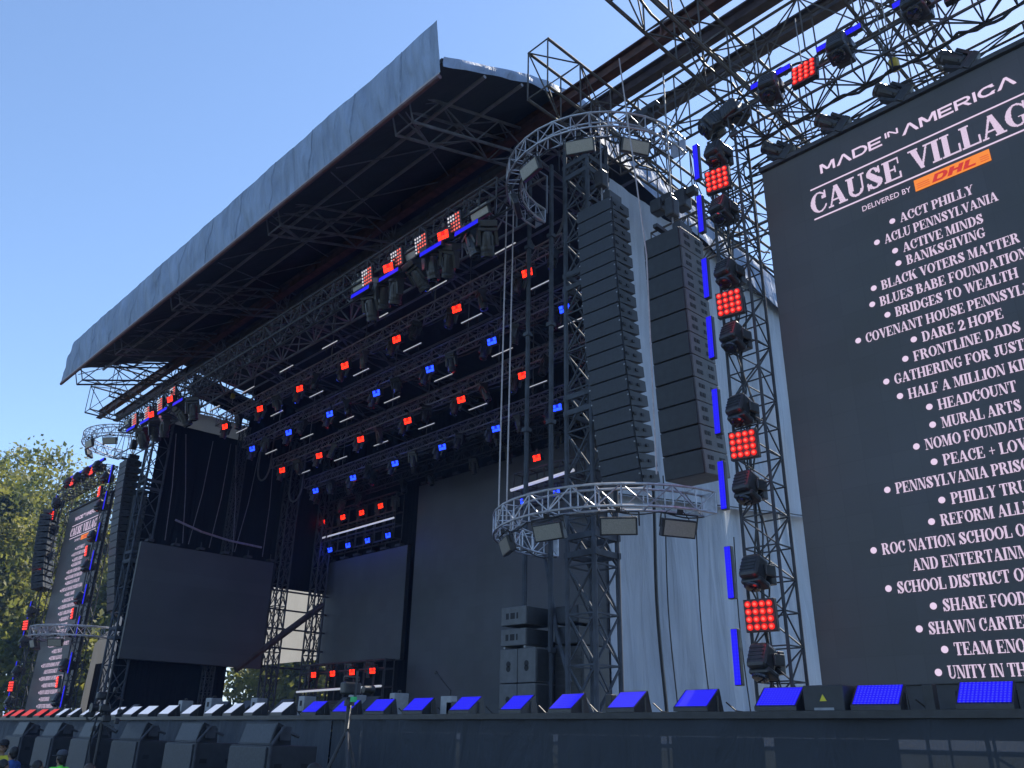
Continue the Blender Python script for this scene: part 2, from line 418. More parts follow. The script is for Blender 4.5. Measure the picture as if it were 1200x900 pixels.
# front skirt, leaning outwards, left end cut on the slant
def skirt(u, v):
    xt = -42.9 + (RX1+42.9)*u; xb = -44.3 + (RX1+44.3)*u
    x = xb + (xt-xb)*v
    rip = 0.045*math.sin(x*7+v*2.2+4*noise.noise((x*0.8, v*0.8, 3))) * (0.12+0.88*math.sin(PI*v)) + 0.06*noise.noise((x*3.1+v*2, v*1.1, 7))*math.sin(PI*min(1, v+0.1)) + 0.05*noise.noise((x*0.5, v*1.3, 1))
    z = 18.25 + (19.92-18.25)*v + 0.015*noise.noise((x*1.4, 9, v*3))*v
    return (x, 10.12 + 0.22*(1-v)**2 + rip, z)
mb = MB(); mb.grid(skirt, 420, 14); sk = mb.build('front_skirt', M['fascia'], roof, True)
for i in range(12):
    u0 = (i+0.6)/12.3
    mb = MB(); mb.grid(lambda u, v, u0=u0: Vector(skirt(u0+0.0016*u, v)) + Vector((0, -0.014, 0)), 1, 14); mb.build('seam_strap', M['seam'], roof)
mb = MB()
def hem(u, v):
    p = Vector(skirt(u, 0)); return p + Vector((0, -0.03, -0.02 - 0.10*v))
mb.grid(hem, 160, 1); mb.build('skirt_hem', M['hem'], roof)
mb = MB(); mb.tube((-44.25, 10.33, 18.09), (RX1, 10.33, 18.09), 0.07, 8); mb.build('eave_tube', M['hemred'], roof)
mb = MB()                        # loose flaps and ties along the top of the skirt
for x0 in (-38.3, -33.2, -28.4, -27.7, -23.4, -20.4):
    mb.grid(lambda u, v, x0=x0: (x0 + 0.9*u, 10.15 + 0.25*v, 19.9 + 0.16*math.sin(u*PI)*v + 0.1*v), 6, 2)
mb.build('skirt_flap', M['fascia'], roof)
mb = MB()                        # rolled fabric at the open right-hand eave
mb.grid(lambda u, v: (RX1+0.03+0.05*noise.noise((u*9, v, 2)), 10.4+6.3*u, roof_z(10.4+6.3*u)+0.20-0.34*v+0.06*noise.noise((u*7, 3, v))), 50, 4)
mb.build('rolled_edge', M['fascia'], roof, True)
# side skirts at the back half: awnings over the wings
def side_skirt(x, sgn):
    def f(u, v):
        y = 16.6 + 11.9*u
        z = roof_z(y) - 0.15 - 1.25*v - 0.75*u*v*0.3 + 0.05*noise.noise((y*1.2, v*2, x))
        return (x + sgn*(0.12*v + 0.06*noise.noise((y*1.5, v*3, 2))), y, z)
    return f
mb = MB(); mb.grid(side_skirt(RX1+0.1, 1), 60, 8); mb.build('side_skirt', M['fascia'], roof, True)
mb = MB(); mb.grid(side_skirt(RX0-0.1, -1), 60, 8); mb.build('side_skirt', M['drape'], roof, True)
mb = MB(); mb.grid(lambda u, v: (RX0+(RX1-RX0)*u, 28.55, 18.9-2.2*v), 30, 3); mb.build('rear_skirt', M['drape'], roof, True)
# roof trusses under the membrane, rising from the eave
for k, x in enumerate([-43.0, -37.8, -31.6, -23.6, -16.2]):
    ca, la = lattice((x, 10.7, 18.42), (x, 15.4, 19.85), (0, 0, 1), 0.8, 0.95, 1.25, 0.05, 0.028, frames=False)
    ch2, la2 = lattice((x, 15.5, 19.95), (x, 28.0, 18.35), (0, 0, 1), 0.8, 0.9, 1.4, 0.05, 0.028, frames=False)
    for a_, b_ in ((ca, la), (ca, ch2), (ca, la2)):
        n = len(ca.v); ca.v += b_.v; ca.f += [tuple(n+i for i in f) for f in b_.f]
    ca.build('roof_truss', M['roofsteel'], roof)
mb = MB()
for y in (11.9, 13.35, 16.9, 19.5, 22.5, 25.5):
    mb.tube((RX0, y, roof_z(y)-0.22), (RX1, y, roof_z(y)-0.22), 0.06, 6)
mb.build('purlins', M['purlin'], roof)
mb = MB()
for i in range(7):
    x = -43 + 3.9*i
    mb.tube((x, 10.7, 18.35), (x+3.6, 15.2, 20.4), 0.022, 4); mb.tube((x+3.6, 10.7, 18.35), (x, 15.2, 20.4), 0.022, 4)
mb.build('tie_rods', M['roofsteel'], roof)

# ---------------------------------------------------------------- ridge beams and rigging trusses
def ibeam(y, z, x0, x1, m, label, hh=0.42, bw=0.30):
    mb = MB(); L = x1-x0; c = (x0+x1)/2
    mb.box((c, y, z+hh/2), (L, bw, 0.05)); mb.box((c, y, z-hh/2), (L, bw, 0.05)); mb.box((c, y, z), (L-0.01, 0.05, hh-0.052))
    for i in range(int(L/3)):
        mb.box((x0+1.5+3*i, y, z), (0.03, bw-0.02, hh-0.054))
    return mb.at('steel_beam', m, label, 'beam', 'long steel beams across the top of the rig')
ibeam(15.05, 20.15, -53.6, -2.1, M['rust'], 'rust brown steel beam running through the roof, the uppermost of the long beams')
ibeam(15.95, 20.10, -53.2, -2.5, M['darkbeam'], 'dark steel beam just behind the rust brown one, sticking out past the roof')
ibeam(17.30, 20.10, -13.2, -2.5, M['darkbeam'], 'dark steel beam hindmost of the three over the right loudspeakers')
gk = 'rigging trusses above the loudspeakers'
truss('rigging_truss', 'long grey rigging truss pointing out over the corner tower beside the roof edge', 'truss', (-12.5, 12.5, 18.8), (-12.5, 27, 18.8), (0,0,1), 0.75, 1.65, 1.35, 0.045, 0.022, M['steel'], gk)
truss('rigging_truss', 'grey rigging truss crossing over the light tower beside the lit right screen', 'truss', (-8.9, 9.0, 18.9), (-8.9, 25, 18.9), (0,0,1), 0.75, 1.55, 1.35, 0.05, 0.024, M['steel'], gk)
truss('rigging_truss', 'grey rigging truss crossing above the top edge of the right screen', 'truss', (-5.0, 11.0, 18.9), (-5.0, 25, 18.9), (0,0,1), 0.75, 1.55, 1.35, 0.05, 0.024, M['steel'], gk)
truss('rigging_truss', 'grey box truss running sideways from the corner tower towards the right screen', 'truss', (-13.2, 16.5, 18.85), (-1.5, 16.5, 18.85), (0,0,1), 0.7, 1.75, 1.35, 0.045, 0.022, M['steel'], gk)
truss('rigging_truss', 'lower grey truss low behind the light tower, joining the screen frame to the wing', 'truss', (-12.4, 17.4, 15.0), (-0.9, 17.4, 15.0), (0,0,1), 0.5, 1.3, 1.3, 0.035, 0.02, M['steel'], gk)
gl = 'rigging trusses at the far left end of the roof'
truss('rigging_truss', 'pale truss jutting out left of the roof corner above the left ring, near one', 'truss', (mx(-12.5), 12.5, 18.7), (mx(-12.5), 24, 18.7), (0,0,1), 0.75, 1.65, 1.35, 0.045, 0.022, M['steel'], gl)
truss('rigging_truss', 'pale truss jutting out above the far left screen, outermost of the left trusses', 'truss', (mx(-8.9), 12.5, 18.7), (mx(-8.9), 24, 18.7), (0,0,1), 0.75, 1.55, 1.35, 0.045, 0.022, M['steel'], gl)
truss('rigging_truss', 'box truss running sideways behind the left ring under the beam ends', 'truss', (mx(-12), 16.5, 18.3), (mx(-3), 16.5, 18.3), (0,0,1), 0.7, 1.7, 1.3, 0.045, 0.022, M['steel'], gl)

# ---------------------------------------------------------------- towers
def tower(x, y, z1, sz, label, m, group, seg=1.15, rc=0.06, rl=0.026, plates=True):
    ch, la = lattice((x, y, DECK), (x, y, z1), (0, 1, 0), sz, sz, seg, rc, rl, xbrace=True, nc=8)
    t = thing('support_tower', label, 'tower', (x, y, DECK), 0, group)
    ch.build('leg_tubes', m, t); la.build('cross_bracing', m, t)
    if plates:
        for z in [DECK+0.06] + [DECK+3.6*i for i in range(1, int((z1-DECK)/3.6)+1)]:
            for dz in (0, 0.42):
                if z > DECK+1 or dz == 0:
                    mb = MB()
                    for s in (-1, 1):
                        mb.box((x, y+s*sz/2, z+dz), (sz+0.16, 0.08, 0.14)); mb.box((x+s*sz/2, y, z+dz), (0.08, sz-0.09, 0.14))
                    mb.build('section_collar', m, t)
    return t
gt = 'lattice towers of the stage'
tower(-13.1, 15.1, 18.0, 0.84, 'tall grey lattice tower at the right corner of the stage, circled by two rings', M['tower'], gt)
tower(mx(-13.1), 15.1, 17.8, 0.84, 'lattice tower at the far left corner of the stage against bright sky', M['tower'], gt)
tower(-41.85, 22.6, 17.6, 0.62, 'dark lattice tower just right of the side wall screen', M['blacktruss'], gt, 1.2, 0.05, 0.026, False)
tower(-41.8, 24.9, 17.6, 0.62, 'dark lattice tower against the left edge of the middle screen', M['blacktruss'], gt, 1.2, 0.05, 0.026, False)
tower(-42.02, 19.4, 17.6, 0.42, 'slim dark chain tower standing above the side wall screen', M['blacktruss'], gt, 0.7, 0.035, 0.02, False)
tower(-15.1, 19.0, 17.6, 0.9, 'dark lattice tower inside the stage behind the corner tower', M['blacktruss'], gt, 1.2, 0.05, 0.026, False)
mb = MB(); mb.tube((-41.6, 20.6, 4.9), (-41.6, 25.2, 8.6), 0.17, 8)
mb.at('brace_pole', M['darkbeam'], 'thick dark diagonal pole in the bright gap between the two left screens', 'pole')
mb = MB()
for i in range(5): mb.tube((-42.0, 19.5, 5.2+0.98*i), (-42.0, 26.4, 5.2+0.98*i), 0.05, 5)
for y in (19.7, 26.2):
    mb.tube((-42.0, y, DECK), (-42.0, y, 9.3), 0.05, 5)
mb.at('scaffold_rails', M['blacktruss'], 'dark scaffold rails in front of the bright tarpaulin in the left gap', 'scaffold')
# pair of slender posts left of the corner tower
for x, lab in ((-14.95, 'slender dark vertical pole just left of the corner tower'), (-15.9, 'thin vertical pole left of the corner tower behind the pale chains')):
    mb = MB(); mb.tube((x, 15.6, DECK), (x, 15.6, 18.6), 0.07, 7)
    for z in range(4, 18, 3): mb.box((x, 15.6, z), (0.2, 0.2, 0.12))
    mb.at('mast_pole', M['tower'], lab, 'pole')

# ---------------------------------------------------------------- ring trusses with wash panels
def ring(cx, cy, z, rad, a0, a1, label, group, ht=0.46, wd=0.40):
    n = 18; ch = MB(); la = MB()
    def P(i, k):
        a = R_(a0 + (a1-a0)*i/n); r = rad + (wd/2 if k in (0, 3) else -wd/2); h = ht/2 if k in (0, 1) else -ht/2
        return Vector((cx + r*math.cos(a), cy + r*math.sin(a), z+h))
    tubes = [MB() for k in range(4)]
    for k in range(4):
        for i in range(n): tubes[k].tube(P(i, k), P(i+1, k), 0.029, 6)
    for i in range(n+1):
        for k in range(4):
            k2 = (k+1) % 4
            la.tube(P(i, k), P(i, k2), 0.016, 4, cap=False)
            if i < n and k in (1, 3):
                if i % 2: la.tube(P(i, k), P(i+1, k2), 0.016, 4, cap=False)
                else: la.tube(P(i, k2), P(i+1, k), 0.016, 4, cap=False)
    t = thing('ring_truss', label, 'truss', (cx, cy, z), 0, group)
    [q.build('ring_tube', M['alu'], t) for q in tubes]; la.build('lacing', M['alu'], t)
    for i in (0, n):
        mb = MB(); mb.hexa([P(i, 2) , P(i, 3), P(i, 3)+Vector((0.02, 0.02, 0)), P(i, 2)+Vector((0.02, 0.02, 0)), P(i, 1), P(i, 0), P(i, 0)+Vector((0.02, 0.02, 0)), P(i, 1)+Vector((0.02, 0.02, 0))])
        mb.build('end_plate', M['alu'], t)
    return t
gr = 'half ring trusses around the corner towers'
RINGS = [(-12.42, 15.36, 6.6, 2.82, -10, -192, 'bright curved truss ring low around the right corner tower', 0),
         (-12.61, 15.15, 16.5, 2.45, 8, -182, 'bright curved truss ring high around the right corner tower', 0),
         (-48.0, 15.2, 6.5, 2.4, 190, 371, 'silver curved truss ring low in front of the far left screen', 1),
         (-46.2, 15.2, 16.5, 2.5, 178, 364, 'silver curved truss ring high at the far left corner of the roof', 1)]
for (cx, cy, z, rad, a0, a1, lab, s) in RINGS: ring(cx, cy, z, rad, a0, a1, lab, gr)
def make_wash():
    t = thing('wash_panel_light', 'x', 'stage light')
    mb = MB(); mb.bbox((0, 0, -0.42), (0.92, 0.16, 0.44), 0.02); mb.build('housing', M['plastic'], t, world=False)
    mb = MB(); mb.box((0, -0.086, -0.42), (0.82, 0.012, 0.36))
    mb.build('led_face', M['panel'], t, world=False)
    mb = MB(); mb.tube((-0.5, 0, -0.42), (-0.5, 0, -0.08), 0.02, 5); mb.tube((0.5, 0, -0.42), (0.5, 0, -0.08), 0.02, 5); mb.tube((-0.5, 0, -0.08), (0.5, 0, -0.08), 0.02, 5)
    mb.box((0, 0, -0.02), (0.12, 0.08, 0.12)); mb.build('yoke', M['black'], t, world=False)
    mb = MB(); mb.path([(0.1, 0.05, 0), (0.3, 0.12, -0.15), (0.42, 0.1, -0.3)], 0.012, 4); mb.build('power_cable', M['cable'], t, world=False)
    t.scale = (0.84, 0.9, 0.84)
    return t
wash = Kind(make_wash())
WN = {0: ('right end', 'second from the right', 'third from the right', 'left end')}
def ring_lights(r, angs, where, tilt=-22):
    cx, cy, z, rad = r[:4]
    for k, a in enumerate(angs):
        ra = R_(a); p = (cx + (rad+0.05)*math.cos(ra), cy + (rad+0.05)*math.sin(ra), z-0.26)
        wash.put(p, 'wash light hung under the %s, %s' % (where, (('nearest its right end', 'second from its right end', 'third from its right end', 'nearest its left end') if r[7] == 0 else ('leftmost', 'middle one', 'rightmost'))[k]),
                 'wash panels hung under the rings', (R_(tilt)*0 + R_(20), 0, ra+PI/2))
ring_lights(RINGS[0], (-26, -52, -84, -120), 'low right ring')
ring_lights(RINGS[1], (-28, -62, -100, -142), 'high right ring')
ring_lights(RINGS[2], (-128, -92, -50), 'low left ring')
ring_lights(RINGS[3], (-130, -85, -50), 'high left ring')

# ---------------------------------------------------------------- loudspeaker arrays
def make_array(n, wd, h, dp, t0, t1, yaw, loc, label, group, kind, mirror=1):
    """loc = top front centre. every cabinet hangs from the one above, tilting more towards the bottom"""
    t = thing('line_array', label, 'loudspeaker', loc, yaw, group)
    p = Vector((0, 0, 0))
    fr = MB(); fr.box((0, dp*0.4, 0.12), (wd*0.75, 0.10, 0.10)); fr.box((0, dp*0.4, 0.12), (0.12, dp*1.3, 0.09))
    fr.box((wd*0.3, dp*0.45, 0.2), (0.22, 0.5, 0.2)); fr.build('flying_frame', M['black'], t, world=False)
    first = None
    for i in range(n):
        ang = R_(t0 + (t1-t0)*(i/(n-1))**1.4)
        rot = Matrix.Rotation(-ang, 3, 'X') if True else None
        if first is None:
            c = MB()
            if kind == 'line':
                e = 0.055
                c.hexa([(-wd/2, 0, -h+0.012), (wd/2, 0, -h+0.012), (wd/2, dp, -h+0.012+e), (-wd/2, dp, -h+0.012+e),
                        (-wd/2, 0, 0), (wd/2, 0, 0), (wd/2, dp, -e), (-wd/2, dp, -e)])
                o = c.build('speaker_cabinet', M['cabinet'], t, world=False)
                q = MB(); q.bbox((0, -0.03, -h/2), (wd*0.97, 0.05, h*0.93), 0.012); gq = q.build('grille', M['grille'], o, world=False)
                for s in (-1, 1):
                    for yy in (0.08, dp*0.55):
                        q = MB(); q.box((s*(wd/2*0.965+0.02), yy, -h*0.5), (0.05, 0.10, 0.07)); q.build('side_handle', M['pocket'], o, world=False)
                    q = MB(); q.box((s*wd*0.478, -0.058, -h*0.30), (0.035, 0.012, 0.03)); q.build('rigging_pin', M['bolt'], o, world=False)
            else:
                c.bbox((0, dp/2, -h/2+0.006), (wd, dp, h-0.016), 0.015)
                o = c.build('speaker_cabinet', M['cabinetgrey'], t, world=False)
                q = MB(); q.bbox((0, -0.02, -h/2), (wd*0.95, 0.05, h*0.94), 0.012); q.build('grille', M['cabinet'], o, world=False)
                for s in (-1, 1):
                    for yy in (dp*0.26, dp*0.74):
                        for zz in (0.30, 0.68):
                            q = MB()
                            for e in (-1, 1): q.box((s*(wd/2+0.001), yy+e*dp*0.065, -h*zz), (0.014, dp*0.095, h*0.17))
                            q.build('side_pocket', M['pocket'], o, world=False)
            first = o; cur = o
        else:
            cur = first.copy(); C.objects.link(cur); cur.parent = t
            for ch in first.children:
                d = ch.copy(); C.objects.link(d); d.parent = cur
        cur.location = p; cur.rotation_euler = (ang, 0, 0)
        p = p + Vector((0, h*math.sin(ang), -h*math.cos(ang)))
    return t
ga = 'hanging loudspeaker arrays'
YAW = R_(2)
make_array(20, 1.14, 0.375, 0.70, 2.5, 12, YAW, (-11.86, 14.0, 14.80), 'tall black line array of many thin cabinets hanging beside the right corner tower', ga, 'line')
make_array(11, 1.02, 0.535, 0.98, 2.0, 6, R_(2), (-9.83, 14.0, 12.98), 'black hanging column of deep bass cabinets between the white wing and the light tower', ga, 'sub')
make_array(20, 1.14, 0.375, 0.70, 2.5, 12, -YAW, (mx(-11.86), 14.0, 14.80), 'tall black line array with lit grey front hanging before the left screen', ga, 'line')
make_array(11, 1.02, 0.535, 0.98, 2.0, 6, R_(-2), (mx(-12.0), 14.6, 12.98), 'hanging column of bass cabinets with rows of holes at the left tower', ga, 'sub')
make_array(12, 1.30, 0.375, 0.62, 2.5, 12, R_(-40), (-55.9, 14.0, 13.9), 'dark line array hanging at the far left edge in front of the trees', ga, 'line')
def wire(name, label, cat, pts, r, m, n=5, group=None):
    mb = MB(); mb.path([Vector(p) for p in pts], r, n); return mb.at(name, m, label, cat, group)
for k, (x, y, z, lab) in enumerate([(-11.86, 14.3, 15.0, 'steel suspension line above the right line array'), (-9.83, 14.5, 13.2, 'steel suspension line above the right bass column'),
                                    (mx(-11.86), 14.3, 15.0, 'steel suspension line above the left line array'), (mx(-12.0), 15.0, 13.2, 'steel suspension line above the left bass column'), (-55.9, 14.3, 14.1, 'steel suspension line above the far left array')]):
    wire('suspension_cable', lab, 'cable', [(x, y, z), (x, y, 18.2)], 0.022, M['wire'], 5, 'array suspension lines')
    mb = MB(); mb.bbox((x, y, z+0.75), (0.26, 0.30, 0.52), 0.05)
    mb.at('chain_hoist', M['black'], lab.replace('steel suspension line', 'black chain hoist hanging'), 'hoist', 'black chain hoists')
wire('guy_line', 'pale pull line hanging in front of the bass column', 'cable', [(-10.25, 13.2, 18.1), (-9.7, 13.2, 12.0), (-9.72, 13.2, 6.9)], 0.018, M['chain'])
for x in (-15.45, -15.15):
    wire('hoist_chain', 'pale vertical hoist chain left of the corner tower, %s one' % ('left' if x < -15.3 else 'right'), 'chain', [(x, 14.2, 16.6), (x, 14.2, 6.9)], 0.022, M['chain'])

# ---------------------------------------------------------------- wings, drapes, tarpaulins
def sheet(name, m, label, cat, fn, nu, nv, group=None):
    mb = MB(); mb.grid(fn, nu, nv); return mb.at(name, m, label, cat, group, smooth=True)
def wr(a, b, k=0.0): return noise.noise((a*0.9, b*0.25, k))*0.16 + noise.noise((a*3.1, b*0.5, k+5))*0.05
sheet('wing_tarpaulin', M['white'], 'lower white tarpaulin wall of the right wing, creased and hanging to the deck', 'tarpaulin',
      lambda u, v: (-14.35 + wr(17.2+15.5*u, 6*v, 1), 17.15+15*u, DECK+0.02+(9.6-DECK)*v), 110, 40)
sheet('wing_tarpaulin', M['white'], 'upper white tarpaulin of the right wing behind the loudspeaker arrays', 'tarpaulin',
      lambda u, v: (-14.05 + wr(17.2+15.5*u, 9*v, 2)*0.8, 17.1+15*u, (8.1+1.9*u) + (18.6-0.9*u-8.1-1.5*u)*v), 110, 50)
wire('hem_rope', 'dark rope along the bottom hem of the upper white tarpaulin', 'rope', [(-13.86+wr(17.2+11.5*u, 0, 2)*0.8, 17.1+11.5*u, 8.08+1.5*u) for u in [i/20 for i in range(21)]], 0.02, M['cable'])
for y, lab in ((18.6, 'thick black cable bundle hanging down the white wing, left one'), (19.1, 'thin black cable hanging down the white wing beside the bundle'), (20.6, 'thin vertical seam cord in the middle of the white wing'), (22.6, 'thin dark cord near the light tower on the white wing')):
    wire('hanging_cable', lab, 'cable', [(-13.9+0.03*math.sin(z), y+0.06*math.sin(z*0.8)+0.02*(10-z), z) for z in [DECK+0.05+0.6*i for i in range(int((9.4 if y < 19.5 else 8.3)/0.6)-3)]], 0.05 if y == 18.6 else 0.02, M['cable'])
sheet('side_drape', M['drape'], 'black drape wall on the far side of the stage above the side screen', 'drape',
      lambda u, v: (-42.35 + wr(15+11.5*u, 6*v, 3)*0.6, 15.0+14.5*u, 9.3+((16.9 if u < 0.33 else roof_z(15+14.5*u)-0.1)-9.3)*v), 60, 12)
sheet('side_drape', M['drape'], 'black drape hanging below the side screen down to the deck', 'drape',
      lambda u, v: (-42.35 + wr(15+5*u, 6*v, 4)*0.6, 14.9+5.6*u, DECK+(9.5-DECK)*v), 40, 10)
sheet('stage_drape', M['drape'], 'black drape closing the back of the stage behind the big screens', 'drape',
      lambda u, v: (-44.0+29.3*u, 27.6 + wr(28*u, 6*v, 5)*0.6, DECK+(18.95-DECK)*v), 90, 12)
sheet('side_tarpaulin', M['glowwhite'], 'bright backlit cream tarpaulin in the gap between the two left screens', 'tarpaulin',
      lambda u, v: (-58+12.5*u, 28.2 + wr(20+12*u, 6*v, 6)*0.9, 6.15+(11.6-6.15)*v), 40, 12)
sheet('gable_tarpaulin', M['glowwhite'], 'sunlit cream strip of tarpaulin high under the left end of the roof', 'tarpaulin',
      lambda u, v: (-42.6 + wr(20+7*u, 6*v, 7)*0.6, 15.2+4.6*u, 16.95+(17.9-16.95)*v), 40, 6)
sheet('slotted_tarpaulin', M['white'], 'grey white tarpaulin with a black slot beside the far left screen', 'tarpaulin',
      lambda u, v: (-50.8+(5.6-1.1*v)*u+0.2*v, 16.6 + wr(50*u, 6*v, 8), DECK+0.02+(7.9-DECK)*v*(0.72+0.28*u)), 40, 24)
mb = MB(); mb.hexa([(-48.9, 16.3, DECK+0.02), (-48.0, 16.3, DECK+0.02), (-48.0, 16.38, DECK+0.02), (-48.9, 16.38, DECK+0.02), (-48.9, 16.3, 5.2), (-48.0, 16.3, 5.2), (-48.0, 16.38, 5.2), (-48.9, 16.38, 5.2)])
mb.at('slot_flap', M['drape'], 'narrow black flap hanging over the left grey white tarpaulin', 'drape')

# ---------------------------------------------------------------- deck and skirting
mb = MB(); mb.box(((-62+6)/2, (12.0+28.5)/2, DECK-0.10), (68, 16.5, 0.2))
deck = thing('stage_deck', 'long black raised stage deck with its scaffold below', 'stage deck', (XC, 12, 0))
mb.build('deck_board', M['deck'], deck)
mb = MB()
for i in range(27):
    x = -61.5 + 2.55*i
    for y in (12.5, 16, 20, 24, 28):
        mb.tube((x, y, 0), (x, y, DECK-0.21), 0.04, 6)
    mb.tube((x, 12.5, 0.3), (x+2.55, 12.5, 1.9), 0.025, 5); mb.tube((x, 16, 1.9), (x+2.55, 16, 0.3), 0.025, 5)
for z in (0.5, 1.3, 1.9):
    for y in (12.5, 16, 20): mb.tube((-61.5, y, z), (5, y, z), 0.025, 5)
mb.build('scaffold_legs', M['steel'], deck)
def scr(x0, x1):
    def f(u, v):
        x = x0+(x1-x0)*u; k = wr(x*1.3, v*2, 9)
        return (x, 11.86+0.10*v*0 + k*0.55 + 0.02*math.sin(x*2.46)**8, 0.02+(DECK-0.03)*v)
    return f
for i, (a, b) in enumerate(((-61, -52.5), (-52.3, -44), (-43.7, -36), (-35.8, -30), (-29.6, -24.2), (-24.0, -19.5), (-19.3, -15.4), (-15.0, -12.2), (-11.9, -8.8))):  # added dark sheets that block the bright background under the deck
    sheet('understage_light_block', M['drape'], 'added black sheet blocking light below the deck behind the skirt, %s from the left' % ORD[i], 'drape',
          lambda u, v, a=a, b=b: (a+(b-a)*u, 20.5+wr(a+(b-a)*u, v, i)*0.5, 0.02+2.1*v), 20, 4, 'added light blocking sheets under the deck')
sheet('stage_skirt', M['scrimthick'], 'heavy grey black fabric skirt along the left part of the stage front', 'skirt', scr(-61, -18.6), 260, 14)
sheet('stage_skirt', M['scrim'], 'thin see-through black mesh skirt along the right part of the stage front', 'skirt', scr(-18.55, 4), 150, 14)
mb = MB(); mb.box(((-61+4)/2, 11.84, DECK-0.04), (65, 0.10, 0.10)); mb.at('deck_edge_rail', M['black'], 'black rail along the front edge of the stage deck', 'rail')

